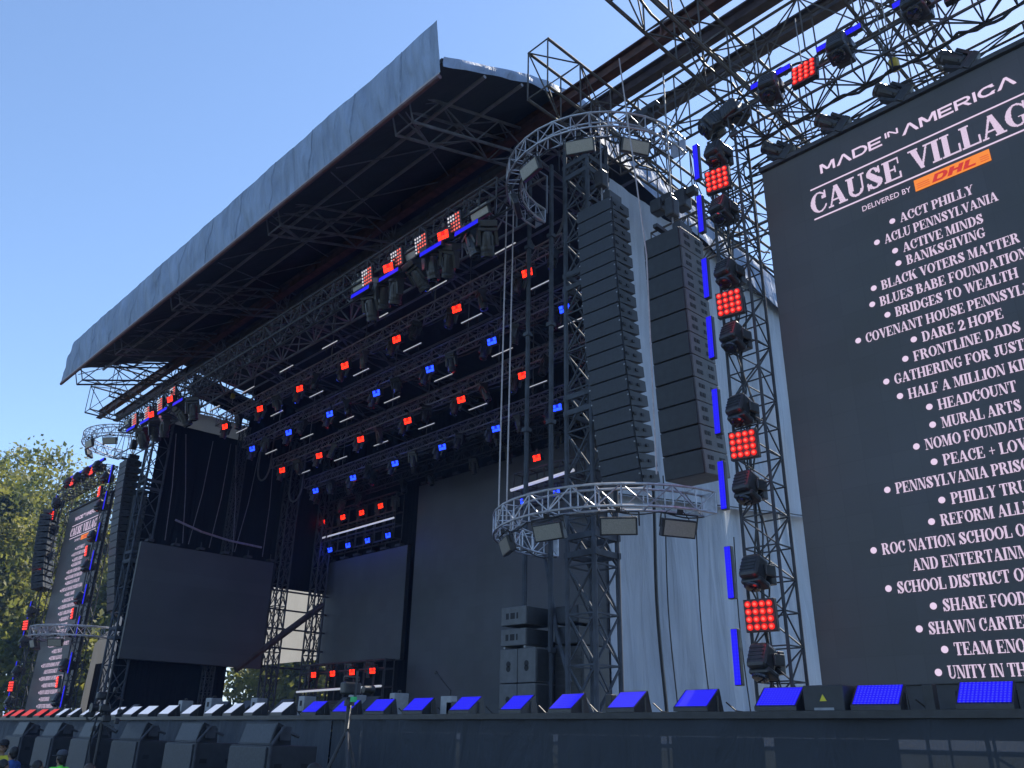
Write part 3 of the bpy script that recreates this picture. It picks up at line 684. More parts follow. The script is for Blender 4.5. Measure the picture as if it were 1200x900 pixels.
# ---------------------------------------------------------------- lettering: fat-face capitals drawn in LED rows
T_, H_, S_ = 0.25, 0.065, 0.085
def Rr(a, b, c, d): return ('R', a, b, c, d)
def Pp(*p): return ('P', p)
def Ee(cx, cy, rx, ry, tx=T_, ty=H_, f=None): return ('E', cx, cy, rx, ry, tx, ty, f)
def stem(x, lo=True, hi=True, t=T_):
    r = [Rr(x, 0, x+t, 1)]
    if lo: r.append(Rr(x-S_, 0, x+t+S_, H_))
    if hi: r.append(Rr(x-S_, 1-H_, x+t+S_, 1))
    return r
G = {
 'A': (1.0, [Pp((.07,0),(.15,0),(.52,1),(.40,1)), Pp((.38,1),(.58,1),(.93,0),(.63,0)), Rr(.22,.28,.70,.35), Rr(0,0,.27,H_), Rr(.54,0,1.0,H_)]),
 'B': (.90, stem(.09)+[Ee(.42,.755,.36,.245,f=lambda x,y:x>=.42), Ee(.42,.265,.42,.265,f=lambda x,y:x>=.42), Rr(.3,1-H_,.43,1), Rr(.3,.47,.43,.54), Rr(.3,0,.43,H_)]),
 'C': (.90, [Ee(.48,.5,.47,.5,f=lambda x,y:x<.6), Ee(.48,.5,.42,.5,.08,.08,lambda x,y:x>=.5 and (y>.7 or y<.3)), Rr(.77,.62,.85,1), Rr(.62,.6,.85,.78)]),
 'D': (.96, stem(.09)+[Ee(.42,.5,.5,.5,f=lambda x,y:x>=.42), Rr(.3,1-H_,.43,1), Rr(.3,0,.43,H_)]),
 'E': (.88, stem(.09)+[Rr(.3,1-H_,.80,1), Rr(.3,0,.83,H_), Rr(.3,.46,.6,.53), Rr(.73,.70,.80,1), Rr(.76,0,.84,.32), Rr(.55,.34,.61,.66)]),
 'F': (.82, stem(.09)+[Rr(.3,1-H_,.78,1), Rr(.3,.46,.58,.53), Rr(.71,.70,.78,1), Rr(.53,.34,.59,.66)]),
 'G': (.98, [Ee(.48,.5,.47,.5,f=lambda x,y:x<.6), Ee(.48,.5,.42,.5,.08,.08,lambda x,y:x>=.5 and (y>.72 or y<.3)), Rr(.77,.64,.85,1), Rr(.62,.04,.86,.42), Rr(.50,.37,.96,.44)]),
 'H': (1.08, stem(.09)+stem(.72)+[Rr(.3,.46,.75,.53)]),
 'I': (.45, stem(.09)),
 'J': (.66, [Rr(.28,.22,.53,1), Rr(.16,1-H_,.64,1), Ee(.30,.24,.23,.24,.10,.10,lambda x,y:y<.26), Rr(.06,.16,.20,.32)]),
 'K': (1.06, stem(.09)+[Pp((.33,.40),(.42,.40),(.86,1),(.76,1)), Pp((.40,.56),(.66,.66),(1.02,0),(.70,0)), Rr(.64,1-H_,.98,1), Rr(.60,0,1.07,H_)]),
 'L': (.84, stem(.09)+[Rr(.3,0,.80,H_), Rr(.73,0,.81,.38)]),
 'M': (1.24, [Rr(.12,0,.19,1), Pp((.12,1),(.38,1),(.66,.06),(.54,0)), Pp((.54,0),(.62,0),(.96,1),(.87,1)), Rr(.86,0,1.11,1), Rr(0,0,.31,H_), Rr(.77,0,1.2,H_), Rr(0,1-H_,.3,1), Rr(.85,1-H_,1.2,1)]),
 'N': (1.02, [Rr(.12,0,.19,1), Pp((.10,1),(.37,1),(.89,0),(.67,0)), Rr(.82,0,.89,1), Rr(0,0,.31,H_), Rr(0,1-H_,.3,1), Rr(.70,1-H_,1.0,1)]),
 'O': (.98, [Ee(.49,.5,.48,.5)]),
 'P': (.86, stem(.09)+[Ee(.42,.73,.41,.27,f=lambda x,y:x>=.42), Rr(.3,1-H_,.43,1), Rr(.3,.46,.43,.53)]),
 'R': (1.0, stem(.09)+[Ee(.42,.75,.39,.25,f=lambda x,y:x>=.42), Rr(.3,1-H_,.43,1), Rr(.3,.49,.43,.56), Pp((.42,.52),(.66,.52),(.98,0),(.68,0))]),
 'S': (.84, [Ee(.40,.74,.34,.26,.22,.08,lambda x,y:x<.4 or y>.74), Ee(.41,.27,.38,.27,.22,.08,lambda x,y:x>.41 or y<.27), Pp((.10,.62),(.30,.80),(.76,.36),(.52,.20)), Rr(.65,.66,.73,1), Rr(.05,0,.13,.36)]),
 'T': (.90, [Rr(.31,0,.57,1), Rr(.02,1-H_,.86,1), Rr(.02,.70,.10,1), Rr(.78,.70,.86,1), Rr(.22,0,.66,H_)]),
 'U': (.96, [Rr(.09,.3,.34,1), Rr(.76,.3,.83,1), Ee(.46,.32,.37,.32,.16,.10,lambda x,y:y<=.32), Rr(0,1-H_,.43,1), Rr(.65,1-H_,.94,1)]),
 'V': (.98, [Pp((.08,1),(.37,1),(.64,0),(.46,0)), Pp((.46,0),(.56,0),(.91,1),(.82,1)), Rr(0,1-H_,.45,1), Rr(.71,1-H_,.99,1)]),
 'W': (1.40, [Pp((.08,1),(.35,1),(.54,0),(.40,0)), Pp((.42,0),(.50,0),(.74,1),(.66,1)), Pp((.58,1),(.85,1),(1.04,0),(.90,0)), Pp((.92,0),(1.0,0),(1.32,1),(1.24,1)), Rr(0,1-H_,.42,1), Rr(1.14,1-H_,1.4,1)]),
 'Y': (.96, [Pp((.08,1),(.37,1),(.60,.42),(.36,.42)), Pp((.46,.44),(.56,.44),(.90,1),(.81,1)), Rr(.36,0,.61,.46), Rr(0,1-H_,.44,1), Rr(.70,1-H_,.98,1), Rr(.27,0,.70,H_)]),
 '2': (.80, [Ee(.40,.70,.35,.30,.22,.09,lambda x,y:y>.66 or x>.44), Pp((.04,.10),(.28,.10),(.76,.62),(.54,.66)), Rr(.04,0,.76,.15), Rr(.70,0,.77,.26)]),
 '+': (.80, [Rr(.08,.42,.70,.50), Rr(.35,.14,.43,.78)]),
 ' ': (.36, []),
 'm': (1.12, [Rr(0,0,.17,1), Rr(.88,0,1.05,1), Pp((0,1),(.22,1),(.62,.22),(.43,.22)), Pp((.43,.22),(.62,.22),(1.05,1),(.83,1))]),
 'a': (1.10, [Pp((0,0),(.20,0),(.62,1),(.44,1)), Pp((.44,1),(.62,1),(1.06,0),(.86,0))]),
 'e': (.95, [Rr(0,0,.17,1), Rr(0,.83,.88,1), Rr(0,0,.88,.17), Rr(0,.42,.80,.58)]),
 'i': (.30, [Rr(.04,0,.21,1)]),
 'n': (1.08, [Rr(0,0,.17,1), Rr(.84,0,1.01,1), Pp((0,1),(.22,1),(1.01,0),(.79,0))]),
 'r': (1.02, [Rr(0,0,.17,1), Rr(.1,.83,.6,1), Rr(.1,.38,.6,.54), Ee(.58,.69,.36,.31,.17,.16,lambda x,y:x>=.58), Pp((.44,.42),(.64,.42),(.98,0),(.75,0))]),
 'c': (1.02, [Ee(.50,.5,.50,.5,.18,.17,lambda x,y:x<.5 or y>.68 or y<.32), Rr(.5,.83,.90,1), Rr(.5,0,.90,.17)]),
 'q': (1.05, [Rr(0,0,.17,1), Rr(.1,.83,.52,1), Rr(.1,0,.52,.17), Ee(.50,.5,.50,.5,.17,.17,lambda x,y:x>=.5)]),
 # plain heavy letters for the sponsor's slab
 'd': (1.15, [Rr(0,0,.32,1), Rr(.2,.74,.7,1), Rr(.2,0,.7,.26), Ee(.62,.5,.46,.5,.34,.26,lambda x,y:x>=.6)]),
 'h': (1.15, [Rr(0,0,.36,1), Rr(.68,0,1.04,1), Rr(.3,.38,.7,.64)]),
 'l': (.95, [Rr(0,0,.36,1), Rr(.2,0,.92,.27)]),
}
def inside(sh, x, y):
    k = sh[0]
    if k == 'R': return sh[1] <= x <= sh[3] and sh[2] <= y <= sh[4]
    if k == 'P':
        p = sh[1]; s = 0
        for i in range(len(p)):
            a, b = p[i], p[(i+1) % len(p)]
            c = (b[0]-a[0])*(y-a[1]) - (b[1]-a[1])*(x-a[0])
            if c != 0:
                if s == 0: s = 1 if c > 0 else -1
                elif (c > 0) != (s > 0): return False
        return True
    _, cx, cy, rx, ry, tx, ty, f = sh
    if f and not f(x, y): return False
    if ((x-cx)/rx)**2 + ((y-cy)/ry)**2 > 1: return False
    ix, iy = rx-tx, ry-ty
    return ((x-cx)/ix)**2 + ((y-cy)/iy)**2 >= 1
_runs = {}
def runs(chh, N, K=48):
    if (chh, N) in _runs: return _runs[(chh, N)]
    wd, shp = G[chh]; out = []
    for r in range(N):
        y = (r+0.5)/N; on = None; n = int(wd*K)+2
        for i in range(n+1):
            x = i/K; v = i < n and any(inside(q, x+0.5/K, y) for q in shp)
            if v and on is None: on = x
            if not v and on is not None: out.append((on, x, r/N, (r+1)/N)); on = None
    _runs[(chh, N)] = out
    return out
def measure(s): return sum(G[c][0] for c in s)*1.02
def raster(mb, s, x, z, w_, h, y, N=16, shear=0.0, gap=0.0):
    """letters from x over width w_, baseline z, facing -Y"""
    k = w_/measure(s); cx = x
    for c in s:
        for (a, b, lo, hi) in runs(c, N):
            if gap: hi = hi - gap/N
            sa = shear*(lo+hi)/2*h
            mb.quad((cx+a*k+sa, y, z+lo*h), (cx+b*k+sa, y, z+lo*h), (cx+b*k+sa, y, z+hi*h), (cx+a*k+sa, y, z+hi*h))
        cx += G[c][0]*1.02*k
def disc(mb, cx, cz, r, y, n=14): mb.poly([(cx+r*math.cos(2*PI*i/n), y, cz+r*math.sin(2*PI*i/n)) for i in range(n)])
def sans(name, s, x, z, w_, h, y, m, parent, off=0.0):
    cu = bpy.data.curves.new(name, 'FONT'); cu.body = s; cu.size = 1.0; cu.offset = off; cu.resolution_u = 4
    to = bpy.data.objects.new(name, cu); C.objects.link(to)
    dg = bpy.context.evaluated_depsgraph_get(); me = bpy.data.meshes.new_from_object(to.evaluated_get(dg))
    bpy.data.objects.remove(to); bpy.data.curves.remove(cu)
    xs = [v.co.x for v in me.vertices]; ys = [v.co.y for v in me.vertices]
    mb = MB(); kx = w_/(max(xs)-min(xs)); kz = h/(max(ys)-min(ys))
    mb.v = [(x+(v.co.x-min(xs))*kx, y, z+(v.co.y-min(ys))*kz) for v in me.vertices]
    mb.f = [tuple(p.vertices) for p in me.polygons]
    return mb.build(name, m, parent)

LINES = [('ACCT PHILLY', -5.03, 11.55), ('ACLU PENNSYLVANIA', -5.39, 11.22), ('ACTIVE MINDS', -5.08, 10.89), ('BANKSGIVING', -5.06, 10.60),
         ('BLACK VOTERS MATTER', -5.60, 10.26), ('BLUES BABE FOUNDATION', -5.68, 9.93), ('BRIDGES TO WEALTH', -5.43, 9.61),
         ('COVENANT HOUSE PENNSYLVANIA', -6.06, 9.27), ('DARE 2 HOPE', -5.04, 8.95), ('FRONTLINE DADS', -5.25, 8.62), ('GATHERING FOR JUSTICE', -5.66, 8.28),
         ('HALF A MILLION KIDS', -5.46, 7.93), ('HEADCOUNT', -4.99, 7.59), ('MURAL ARTS', -4.99, 7.25), ('NOMO FOUNDATION', -5.33, 6.92),
         ('PEACE + LOVE', -5.08, 6.58), ('PENNSYLVANIA PRISON SOCIETY', -5.96, 6.24), ('PHILLY TRUCE', -5.07, 5.89), ('REFORM ALLIANCE', -5.30, 5.55),
         ('ROC NATION SCHOOL OF MUSIC SPORTS', -6.37, 5.20), ('AND ENTERTAINMENT', None, 4.86), ('SCHOOL DISTRICT OF PHILADELPHIA', -6.21, 4.51),
         ('SHARE FOOD PROGRAM', -5.51, 4.15), ('SHAWN CARTER FOUNDATION', -5.80, 3.80), ('TEAM ENOUGH', -5.45, 3.45), ('UNITY IN THE COMMUNITY', -5.61, 3.10)]
CX0 = -4.30
def list_screen(dx, label, group):
    """big lit LED wall with the list; dx moves the right one to the left one"""
    Y = 15.0; x0, x1 = -7.66+dx, -0.94+dx
    t = thing('led_wall', label, 'video screen', (CX0+dx, Y, DECK), 0, group)
    mb = MB(); mb.box((CX0+dx, Y+0.11, (2.92+14.1)/2), (x1-x0, 0.18, 14.1-2.92)); mb.build('screen_cabinet', M['box'], t)
    mb = MB(); mb.grid(lambda u, v: (x0+0.01+(x1-x0-0.02)*u, Y+0.012, 2.93+(14.09-2.93)*v), 1, 1); mb.build('screen_face', M['screenon'], t)
    mb = MB(); mb.box((CX0+dx, Y+0.10, 14.16), (x1-x0+0.06, 0.34, 0.10)); mb.build('top_rail', M['blacktruss'], t)
    mb = MB(); mb.box((CX0+dx, Y+0.16, (DECK+2.915)/2), (x1-x0-0.02, 0.2, 2.915-DECK)); mb.build('screen_base', M['box'], t)
    yt = Y-0.004
    mb = MB(); raster(mb, 'maqe', -6.30+dx, 13.36, 1.38, 0.23, yt, 22)
    raster(mb, 'in', -4.88+dx, 13.48, 0.30, 0.13, yt, 16); raster(mb, 'america', -4.54+dx, 13.36, 2.14, 0.23, yt, 22)
    mb.build('text_line', M['text'], t)
    mb = MB()
    for z in (13.05, 12.30): mb.quad((-6.58+dx, yt, z), (-2.02+dx, yt, z), (-2.02+dx, yt, z+0.035), (-6.58+dx, yt, z+0.035))
    mb.build('rule_line', M['text'], t)
    mb = MB(); raster(mb, 'CAUSE VILLAGE', -6.62+dx, 12.44, 4.66, 0.50, yt, 26, 0, 0.12); mb.build('text_line', M['text'], t)
    sans('text_line', 'DELIVERED BY', -5.56+dx, 12.03, 0.98, 0.12, yt, M['text'], t, 0.0)
    mb = MB(); mb.quad((-4.50+dx, yt, 11.98), (-3.12+dx, yt, 11.98), (-3.12+dx, yt, 12.24), (-4.50+dx, yt, 12.24)); lg = mb.build('sponsor_slab', M['orange'], t)
    mb = MB(); raster(mb, 'dhl', -4.18+dx, 12.02, 0.80, 0.17, yt-0.004, 12, 0.45)
    for a, b in ((-4.46, -4.22), (-3.30, -3.15)):
        for z in (12.03, 12.075, 12.12): mb.quad((a+dx, yt-0.004, z), (b+dx, yt-0.004, z), (b+dx, yt-0.004, z+0.012), (a+dx, yt-0.004, z+0.012))
    mb.build('sponsor_letters', M['logored'], lg)
    KX = 0.1425
    for s, bx, zc in LINES:
        mb = MB(); hh = 0.20
        if bx is None: x = -5.74; w_ = KX*measure(s)
        else:
            disc(mb, bx+dx, zc, 0.058, yt); x = bx+0.15; w_ = (2*CX0-bx) - x + 0.05; w_ = min(w_, KX*measure(s)) if x+w_ > -3.15 else w_
        raster(mb, s, x+dx, zc-hh/2, w_, hh, yt, 14, 0, 0.12)
        mb.build('text_line', M['text'], t)
    return t
gs = 'lit list screens either side of the stage'
list_screen(0, 'huge lit screen at the right edge listing names in pinkish white letters on charcoal', gs)
list_screen(mx(-7.66)-(-0.94), 'distant lit list screen at the far left, slanted between two lattice columns', gs)
def offscreen(name, label, P, Q, z0, z1, out, group='unlit video screens on the stage'):
    """P, Q: lower corners (x, y)"""
    P = Vector((P[0], P[1], 0)); Q = Vector((Q[0], Q[1], 0)); d = (Q-P).normalized(); n = Vector((d.y, -d.x, 0))*out
    t = thing(name, label, 'video screen', ((P.x+Q.x)/2, (P.y+Q.y)/2, z0), 0, group)
    a = [P, Q, Q-n*0.22, P-n*0.22]
    zz = lambda z: Vector((0, 0, z))
    mb = MB(); mb.hexa([p+zz(z0) for p in a] + [p+zz(z1) for p in a]); mb.build('screen_cabinet', M['box'], t)
    mb = MB(); mb.quad(*[p+n*0.006 for p in (P+d*0.02+zz(z0+.02), Q-d*0.02+zz(z0+.02), Q-d*0.02+zz(z1-.02), P+d*0.02+zz(z1-.02))]); 
    f = mb.build('screen_face', M['screenoff'], t)
    L = (Q-P).length; mb = MB()
    for i in range(int(L/1.3)+1):
        c = P + d*(0.4+1.3*i) - n*0.1
        if (c-P).length < L: mb.box(c+zz(z1+0.10), (0.45, 0.3, 0.12)); mb.tube(c+zz(z1+.1), c+zz(z1+0.45), 0.03, 5)
    mb.build('hanging_bracket', M['blacktruss'], t)
    return t
offscreen('led_wall', 'big unlit grey screen in the middle of the stage, the largest', (-34.55, 26.0), (-20.0, 26.0), 2.75, 14.2, 1)
offscreen('led_wall', 'unlit grey screen left of the big middle screen with red and blue lamps above it', (-42.6, 25.75), (-34.85, 25.75), 5.45, 11.1, 1)
offscreen('led_wall', 'unlit grey side screen on the far left wall of the stage, turned across the stage', (-41.5, 14.8), (-41.5, 21.9), 5.02, 10.42, 1)
wire('screen_rail', 'grey curved pipe drooping above the side wall screen', 'pipe', [(-41.4, 16.2, 11.7), (-41.4, 17.6, 11.35), (-41.4, 19.2, 11.15), (-41.4, 21.0, 11.1)], 0.06, M['alu'], 6)

# ---------------------------------------------------------------- stage lights, one of each kind
def make_strobe(cell, dim, col, name='strobe_light'):
    t = thing(name, 'x', 'stage light')
    mb = MB(); mb.bbox((0, 0.02, -0.30), (0.46, 0.20, 0.32), 0.025)
    for i in range(5): mb.box((-0.16+0.08*i, 0.145, -0.30), (0.02, 0.05, 0.26))
    mb.build('housing', M['plastic'], t, world=False)
    mb = MB(); mb.tube((-0.27, 0.02, -0.30), (-0.27, 0.02, -0.04), 0.016, 5); mb.tube((0.27, 0.02, -0.30), (0.27, 0.02, -0.04), 0.016, 5); mb.tube((-0.27, 0.02, -0.04), (0.27, 0.02, -0.04), 0.016, 5); mb.box((0, 0.02, 0.02), (0.09, 0.07, 0.12))
    mb.build('yoke', M['black'], t, world=False)
    a = MB(); b = MB(); k = 0
    for i in range(3):
        for j in range(2):
            q = a if (i, j) in ((0, 1), (1, 0), (2, 1), (2, 0), (0, 0)) else b
            q.box((-0.135+0.135*i, -0.085, -0.365+0.13*j), (0.125 if j else 0.115, 0.012, 0.10))
    a.build('lamp_cells', cell, t, world=False); b.build('dim_lamp_cell', dim, t, world=False)
    lamp_light(t, col, 1.3 if col[0] > 0.5 else 4.0, (0, -0.30, -0.28))
    return t
def make_head(s=1.0, name='moving_head_light'):
    t = thing(name, 'x', 'stage light')
    mb = MB(); mb.bbox((0, 0, -0.07), (0.40*s, 0.34*s, 0.14*s), 0.02*s); mb.build('base_box', M['plastic'], t, world=False)
    mb = MB()
    for k in (-1, 1):
        mb.hexa([(k*0.20*s-0.035*s, -0.07*s, -0.50*s), (k*0.20*s+0.035*s, -0.07*s, -0.50*s), (k*0.20*s+0.035*s, 0.07*s, -0.50*s), (k*0.20*s-0.035*s, 0.07*s, -0.50*s),
                 (k*0.17*s-0.035*s, -0.10*s, -0.07-0.07*s), (k*0.17*s+0.035*s, -0.10*s, -0.07-0.07*s), (k*0.17*s+0.035*s, 0.10*s, -0.07-0.07*s), (k*0.17*s-0.035*s, 0.10*s, -0.07-0.07*s)])
    mb.bbox((0, 0, -0.17*s), (0.42*s, 0.24*s, 0.07*s), 0.01*s)
    y = mb.build('yoke', M['plastic'], t, world=False)
    mb = MB(); mb.lathe((0, 0, -0.44*s), [(0.07*s, 0.26*s), (0.125*s, 0.22*s), (0.145*s, 0.06*s), (0.15*s, -0.14*s), (0.135*s, -0.20*s), (0.155*s, -0.22*s), (0.15*s, -0.29*s), (0.115*s, -0.29*s)], 14)
    for a in range(6):
        r = R_(60*a); mb.box((0.14*s*math.cos(r), 0.14*s*math.sin(r), -0.40*s), (0.05*s, 0.05*s, 0.22*s), Matrix.Rotation(r, 3, 'Z'))
    h = mb.build('head', M['plastic'], t, world=False)
    mb = MB(); mb.lathe((0, 0, -0.735*s), [(0.112*s, 0.0), (0.08*s, -0.022*s), (0.02*s, -0.032*s)], 14); mb.build('lens', M['lens'], h, world=False)
    return t
def make_big_head():
    """broad moving wash light seen on the light columns; head pointing out and down"""
    t = thing('moving_wash_light', 'x', 'stage light')
    mb = MB(); mb.bbox((0, 0.30, -0.02), (0.46, 0.22, 0.50), 0.03); mb.build('base_box', M['plastic'], t, world=False)
    mb = MB()
    for k in (-1, 1): mb.bbox((k*0.30, 0.08, 0.02), (0.07, 0.36, 0.26), 0.02)
    mb.box((0, 0.235, 0.02), (0.62, 0.05, 0.2))
    mb.build('yoke', M['plastic'], t, world=False)
    mb = MB(); X = Matrix.Rotation(R_(-24), 3, 'X')
    mb.bbox((0, -0.12, 0.06), (0.50, 0.46, 0.58), 0.09, X); mb.bbox((0, -0.10, -0.26), (0.54, 0.42, 0.16), 0.05, X)
    for i in range(4): mb.box(Vector((0, -0.12, 0.06)) + X @ Vector((0, -0.235, -0.12+0.09*i)), (0.40, 0.012, 0.03), X)
    h = mb.build('head', M['plastic'], t, world=False)
    mb = MB(); mb.lathe((0, -0.235, -0.36), [(0.19, 0.03), (0.19, -0.02), (0.15, -0.045), (0.03, -0.055)], 16, 'Z', Matrix.Rotation(R_(-24), 3, 'X')); mb.build('lens', M['lens'], h, world=False)
    t.scale = (0.82, 0.82, 0.82)
    return t
def make_strip(L=1.0):
    t = thing('led_strip_light', 'x', 'stage light')
    mb = MB(); mb.bbox((0, 0.06, L/2), (0.15, 0.12, L), 0.015); mb.build('housing', M['plastic'], t, world=False)
    mb = MB(); mb.box((0, -0.006, L/2), (0.125, 0.012, L*0.97)); mb.build('led_face', M['strip'], t, world=False)
    mb = MB(); mb.box((0, 0.15, L*0.2), (0.05, 0.08, 0.08)); mb.box((0, 0.15, L*0.8), (0.05, 0.08, 0.08)); mb.build('bracket', M['black'], t, world=False)
    return t
def make_blinder(n=4, size=0.54, glow='bulbface', name='blinder_light'):
    t = thing(name, 'x', 'stage light'); p = size/n
    mb = MB(); mb.bbox((0, 0.08, 0), (size+0.05, 0.14, size+0.05), 0.015); mb.build('housing', M['black'], t, world=False)
    c = MB(); c.lathe((0, 0, 0), [(p*0.44, 0.0), (p*0.44, 0.012)], 12, 'Y')
    b = MB(); b.lathe((0, -0.016, 0), [(p*0.20, 0.0), (p*0.20, 0.018), (p*0.10, 0.03)], 8, 'Y')
    pr = None
    for i in range(n):
        for j in range(n):
            loc = (-size/2+p*(i+.5), -0.0, -size/2+p*(j+.5))
            if pr is None:
                pr = c.build('lamp', M[glow], t, world=False); b.build('bulb', M['bulb'], pr, world=False); o = pr
            else:
                o = pr.copy(); C.objects.link(o); o.parent = t
                k = pr.children[0].copy(); C.objects.link(k); k.parent = o
            o.location = loc
    lamp_light(t, (1, 0.03, 0.015), 1.8, (0, -0.35, 0), 0.15)
    return t
def make_matrix():
    t = thing('matrix_light', 'x', 'stage light'); size, n = 0.56, 5; p = size/n
    mb = MB(); mb.bbox((0, 0.06, 0), (size+0.05, 0.10, size+0.05), 0.012); mb.build('housing', M['black'], t, world=False)
    pr = {}
    for i in range(n):
        for j in range(n):
            k = 'white_lamp' if (j > 2 and i < 3) or (i == 0) else 'red_lamp'
            if k not in pr:
                q = MB(); q.lathe((0, 0.004, 0), [(p*0.30, 0), (p*0.30, 0.012)], 8, 'Y')
                o = pr[k] = q.build(k, M['whitedot' if k[0] == 'w' else 'reddot'], t, world=False)
            else:
                o = pr[k].copy(); C.objects.link(o); o.parent = t
            o.location = (-size/2+p*(i+.5), 0, -size/2+p*(j+.5))
    return t
def make_tube(L=1.15):
    t = thing('led_tube', 'x', 'stage light')
    mb = MB(); mb.bbox((0, 0.03, 0), (L, 0.05, 0.075), 0.01)
    mb.box((-L*0.3, 0.05, -0.12), (0.04, 0.04, 0.2)); mb.box((L*0.3, 0.05, -0.12), (0.04, 0.04, 0.2)); mb.build('housing', M['plastic'], t, world=False)
    mb = MB(); mb.tube((-L/2, -0.02, 0), (L/2, -0.02, 0), 0.02, 8); mb.build('tube', M['tubewhite'], t, world=False)
    return t
K_red = Kind(make_strobe(M['redcell'], M['redcelldim'], (1, 0.03, 0.01))); K_blue = Kind(make_strobe(M['bluecell'], M['bluecelldim'], (0.02, 0.06, 1)))
K_head = Kind(make_head(1.0)); K_bighead = Kind(make_big_head()); K_strip = Kind(make_strip(1.02))
K_blind = Kind(make_blinder()); K_matrix = Kind(make_matrix()); K_tube = Kind(make_tube()); K_front = Kind(make_head(1.35))

# four lighting bars across the stage
BARS = [(16.85, 15.0, 3.58, 16.02, 'red', 'highest'), (18.5, 15.05, 3.62, 15.36, 'blue', 'second highest'), (20.2, 15, 3.56, 14.62, 'red', 'third highest'), (22.2, 15, 3.50, 13.80, 'blue', 'lowest')]
gb = 'dark lighting trusses across the stage'
rowpx = [(266, 501), (333-35, 527), (333, 552), (372, 576)]
for bi, (Y, _, pitch, _, colr, nm) in enumerate(BARS):
    first = U(*rowpx[bi], Y=Y); z = first.z
    xs = [first.x + i*({0: .2126, 1: .1955, 2: .176, 3: .158}[bi]*Y) for i in range(7)]
    truss('lighting_truss', '%s of the four dark trusses carrying lamps across the stage' % nm, 'truss', (first.x-1.6, Y+0.25, z+0.75), (xs[-1]+1.4, Y+0.25, z+0.75), (0, 0, 1), 0.36, 0.50, 0.55, 0.034, 0.016, M['rowtruss'], gb)
    for i, x in enumerate(xs):
        K = K_red if colr == 'red' else K_blue
        o = '%s from the left' % ORD[i]
        K.put((x, Y-0.12, z+0.33), '%s strobe lamp glowing on the %s lighting truss, %s' % (colr, nm, o), '%s strobes on the lighting trusses' % colr, (R_(16), 0, R_(8)))
        K_head.put((x+1.02, Y+0.1, z+0.42), 'dark moving head hanging on the %s lighting truss, %s' % (nm, o), 'moving heads on the lighting trusses', (R_(18*math.sin(i*3+bi)), R_(16*math.sin(i*5+bi*2)), R_(50*math.sin(i*2+bi))))
        K_head.put((x-0.75, Y+0.35, z+0.42), 'small dark head left of the %s strobe on the %s lighting truss' % (ORD[i], nm), 'moving heads on the lighting trusses', (0, R_(14), R_(40)))
        K_tube.put((x-0.80, Y-0.45, z+1.12), 'short white tube lamp above the %s lighting truss, %s' % (nm, o), 'white tube lamps above the lighting trusses', (0, 0, 0))
    mb = MB()
    for i in range(6):
        x = xs[i]
        pts = [(x+0.2+pitch*j/8, Y+0.2, z+0.50-0.35*math.sin(PI*j/8)) for j in range(9)]
        mb.path(pts, 0.022, 4)
    mb.at('cable_run', M['cable'], 'black power cables swagged along the %s lighting truss' % nm, 'cable', 'swagged cables on the lighting trusses')
    for k, x in enumerate((xs[0]+1.8, xs[2]+1.8, xs[4]+1.8)):
        wire('suspension_cable', '%s thin line from the left holding the %s lighting truss' % (ORD[k], nm), 'cable', [(x, Y+0.25, z+1.0), (x, Y+0.25, roof_z(Y)-0.3)], 0.02, M['wire'], 4, 'lighting truss suspension lines')

# bare dark trusses and flown bars behind and between, only lattice and cable against the black
for k, (Y, z, nm) in enumerate(((23.6, 14.9, 'hindmost above the big middle screen'), (25.0, 14.6, 'right above the big middle screen'))):
    truss('lighting_truss', 'bare dark truss without lit lamps %s' % nm, 'truss', (-41.5, Y, z), (-16.2, Y, z), (0, 0, 1), 0.45, 0.6, 0.7, 0.032, 0.018, M['blacktruss'], 'bare trusses over the stage')
    for i in range(9):
        x = -40.6 + 2.85*i + 0.6*math.sin(i*3+k)
        K_head.put((x, Y-0.1, z-0.36), '%s unlit head on the bare truss %s' % (ORD[i], nm), 'unlit heads on the bare trusses', (R_(25*math.sin(i*3+k)), R_(20*math.sin(i*5+k*2)), R_(70*math.sin(i*2+k))))
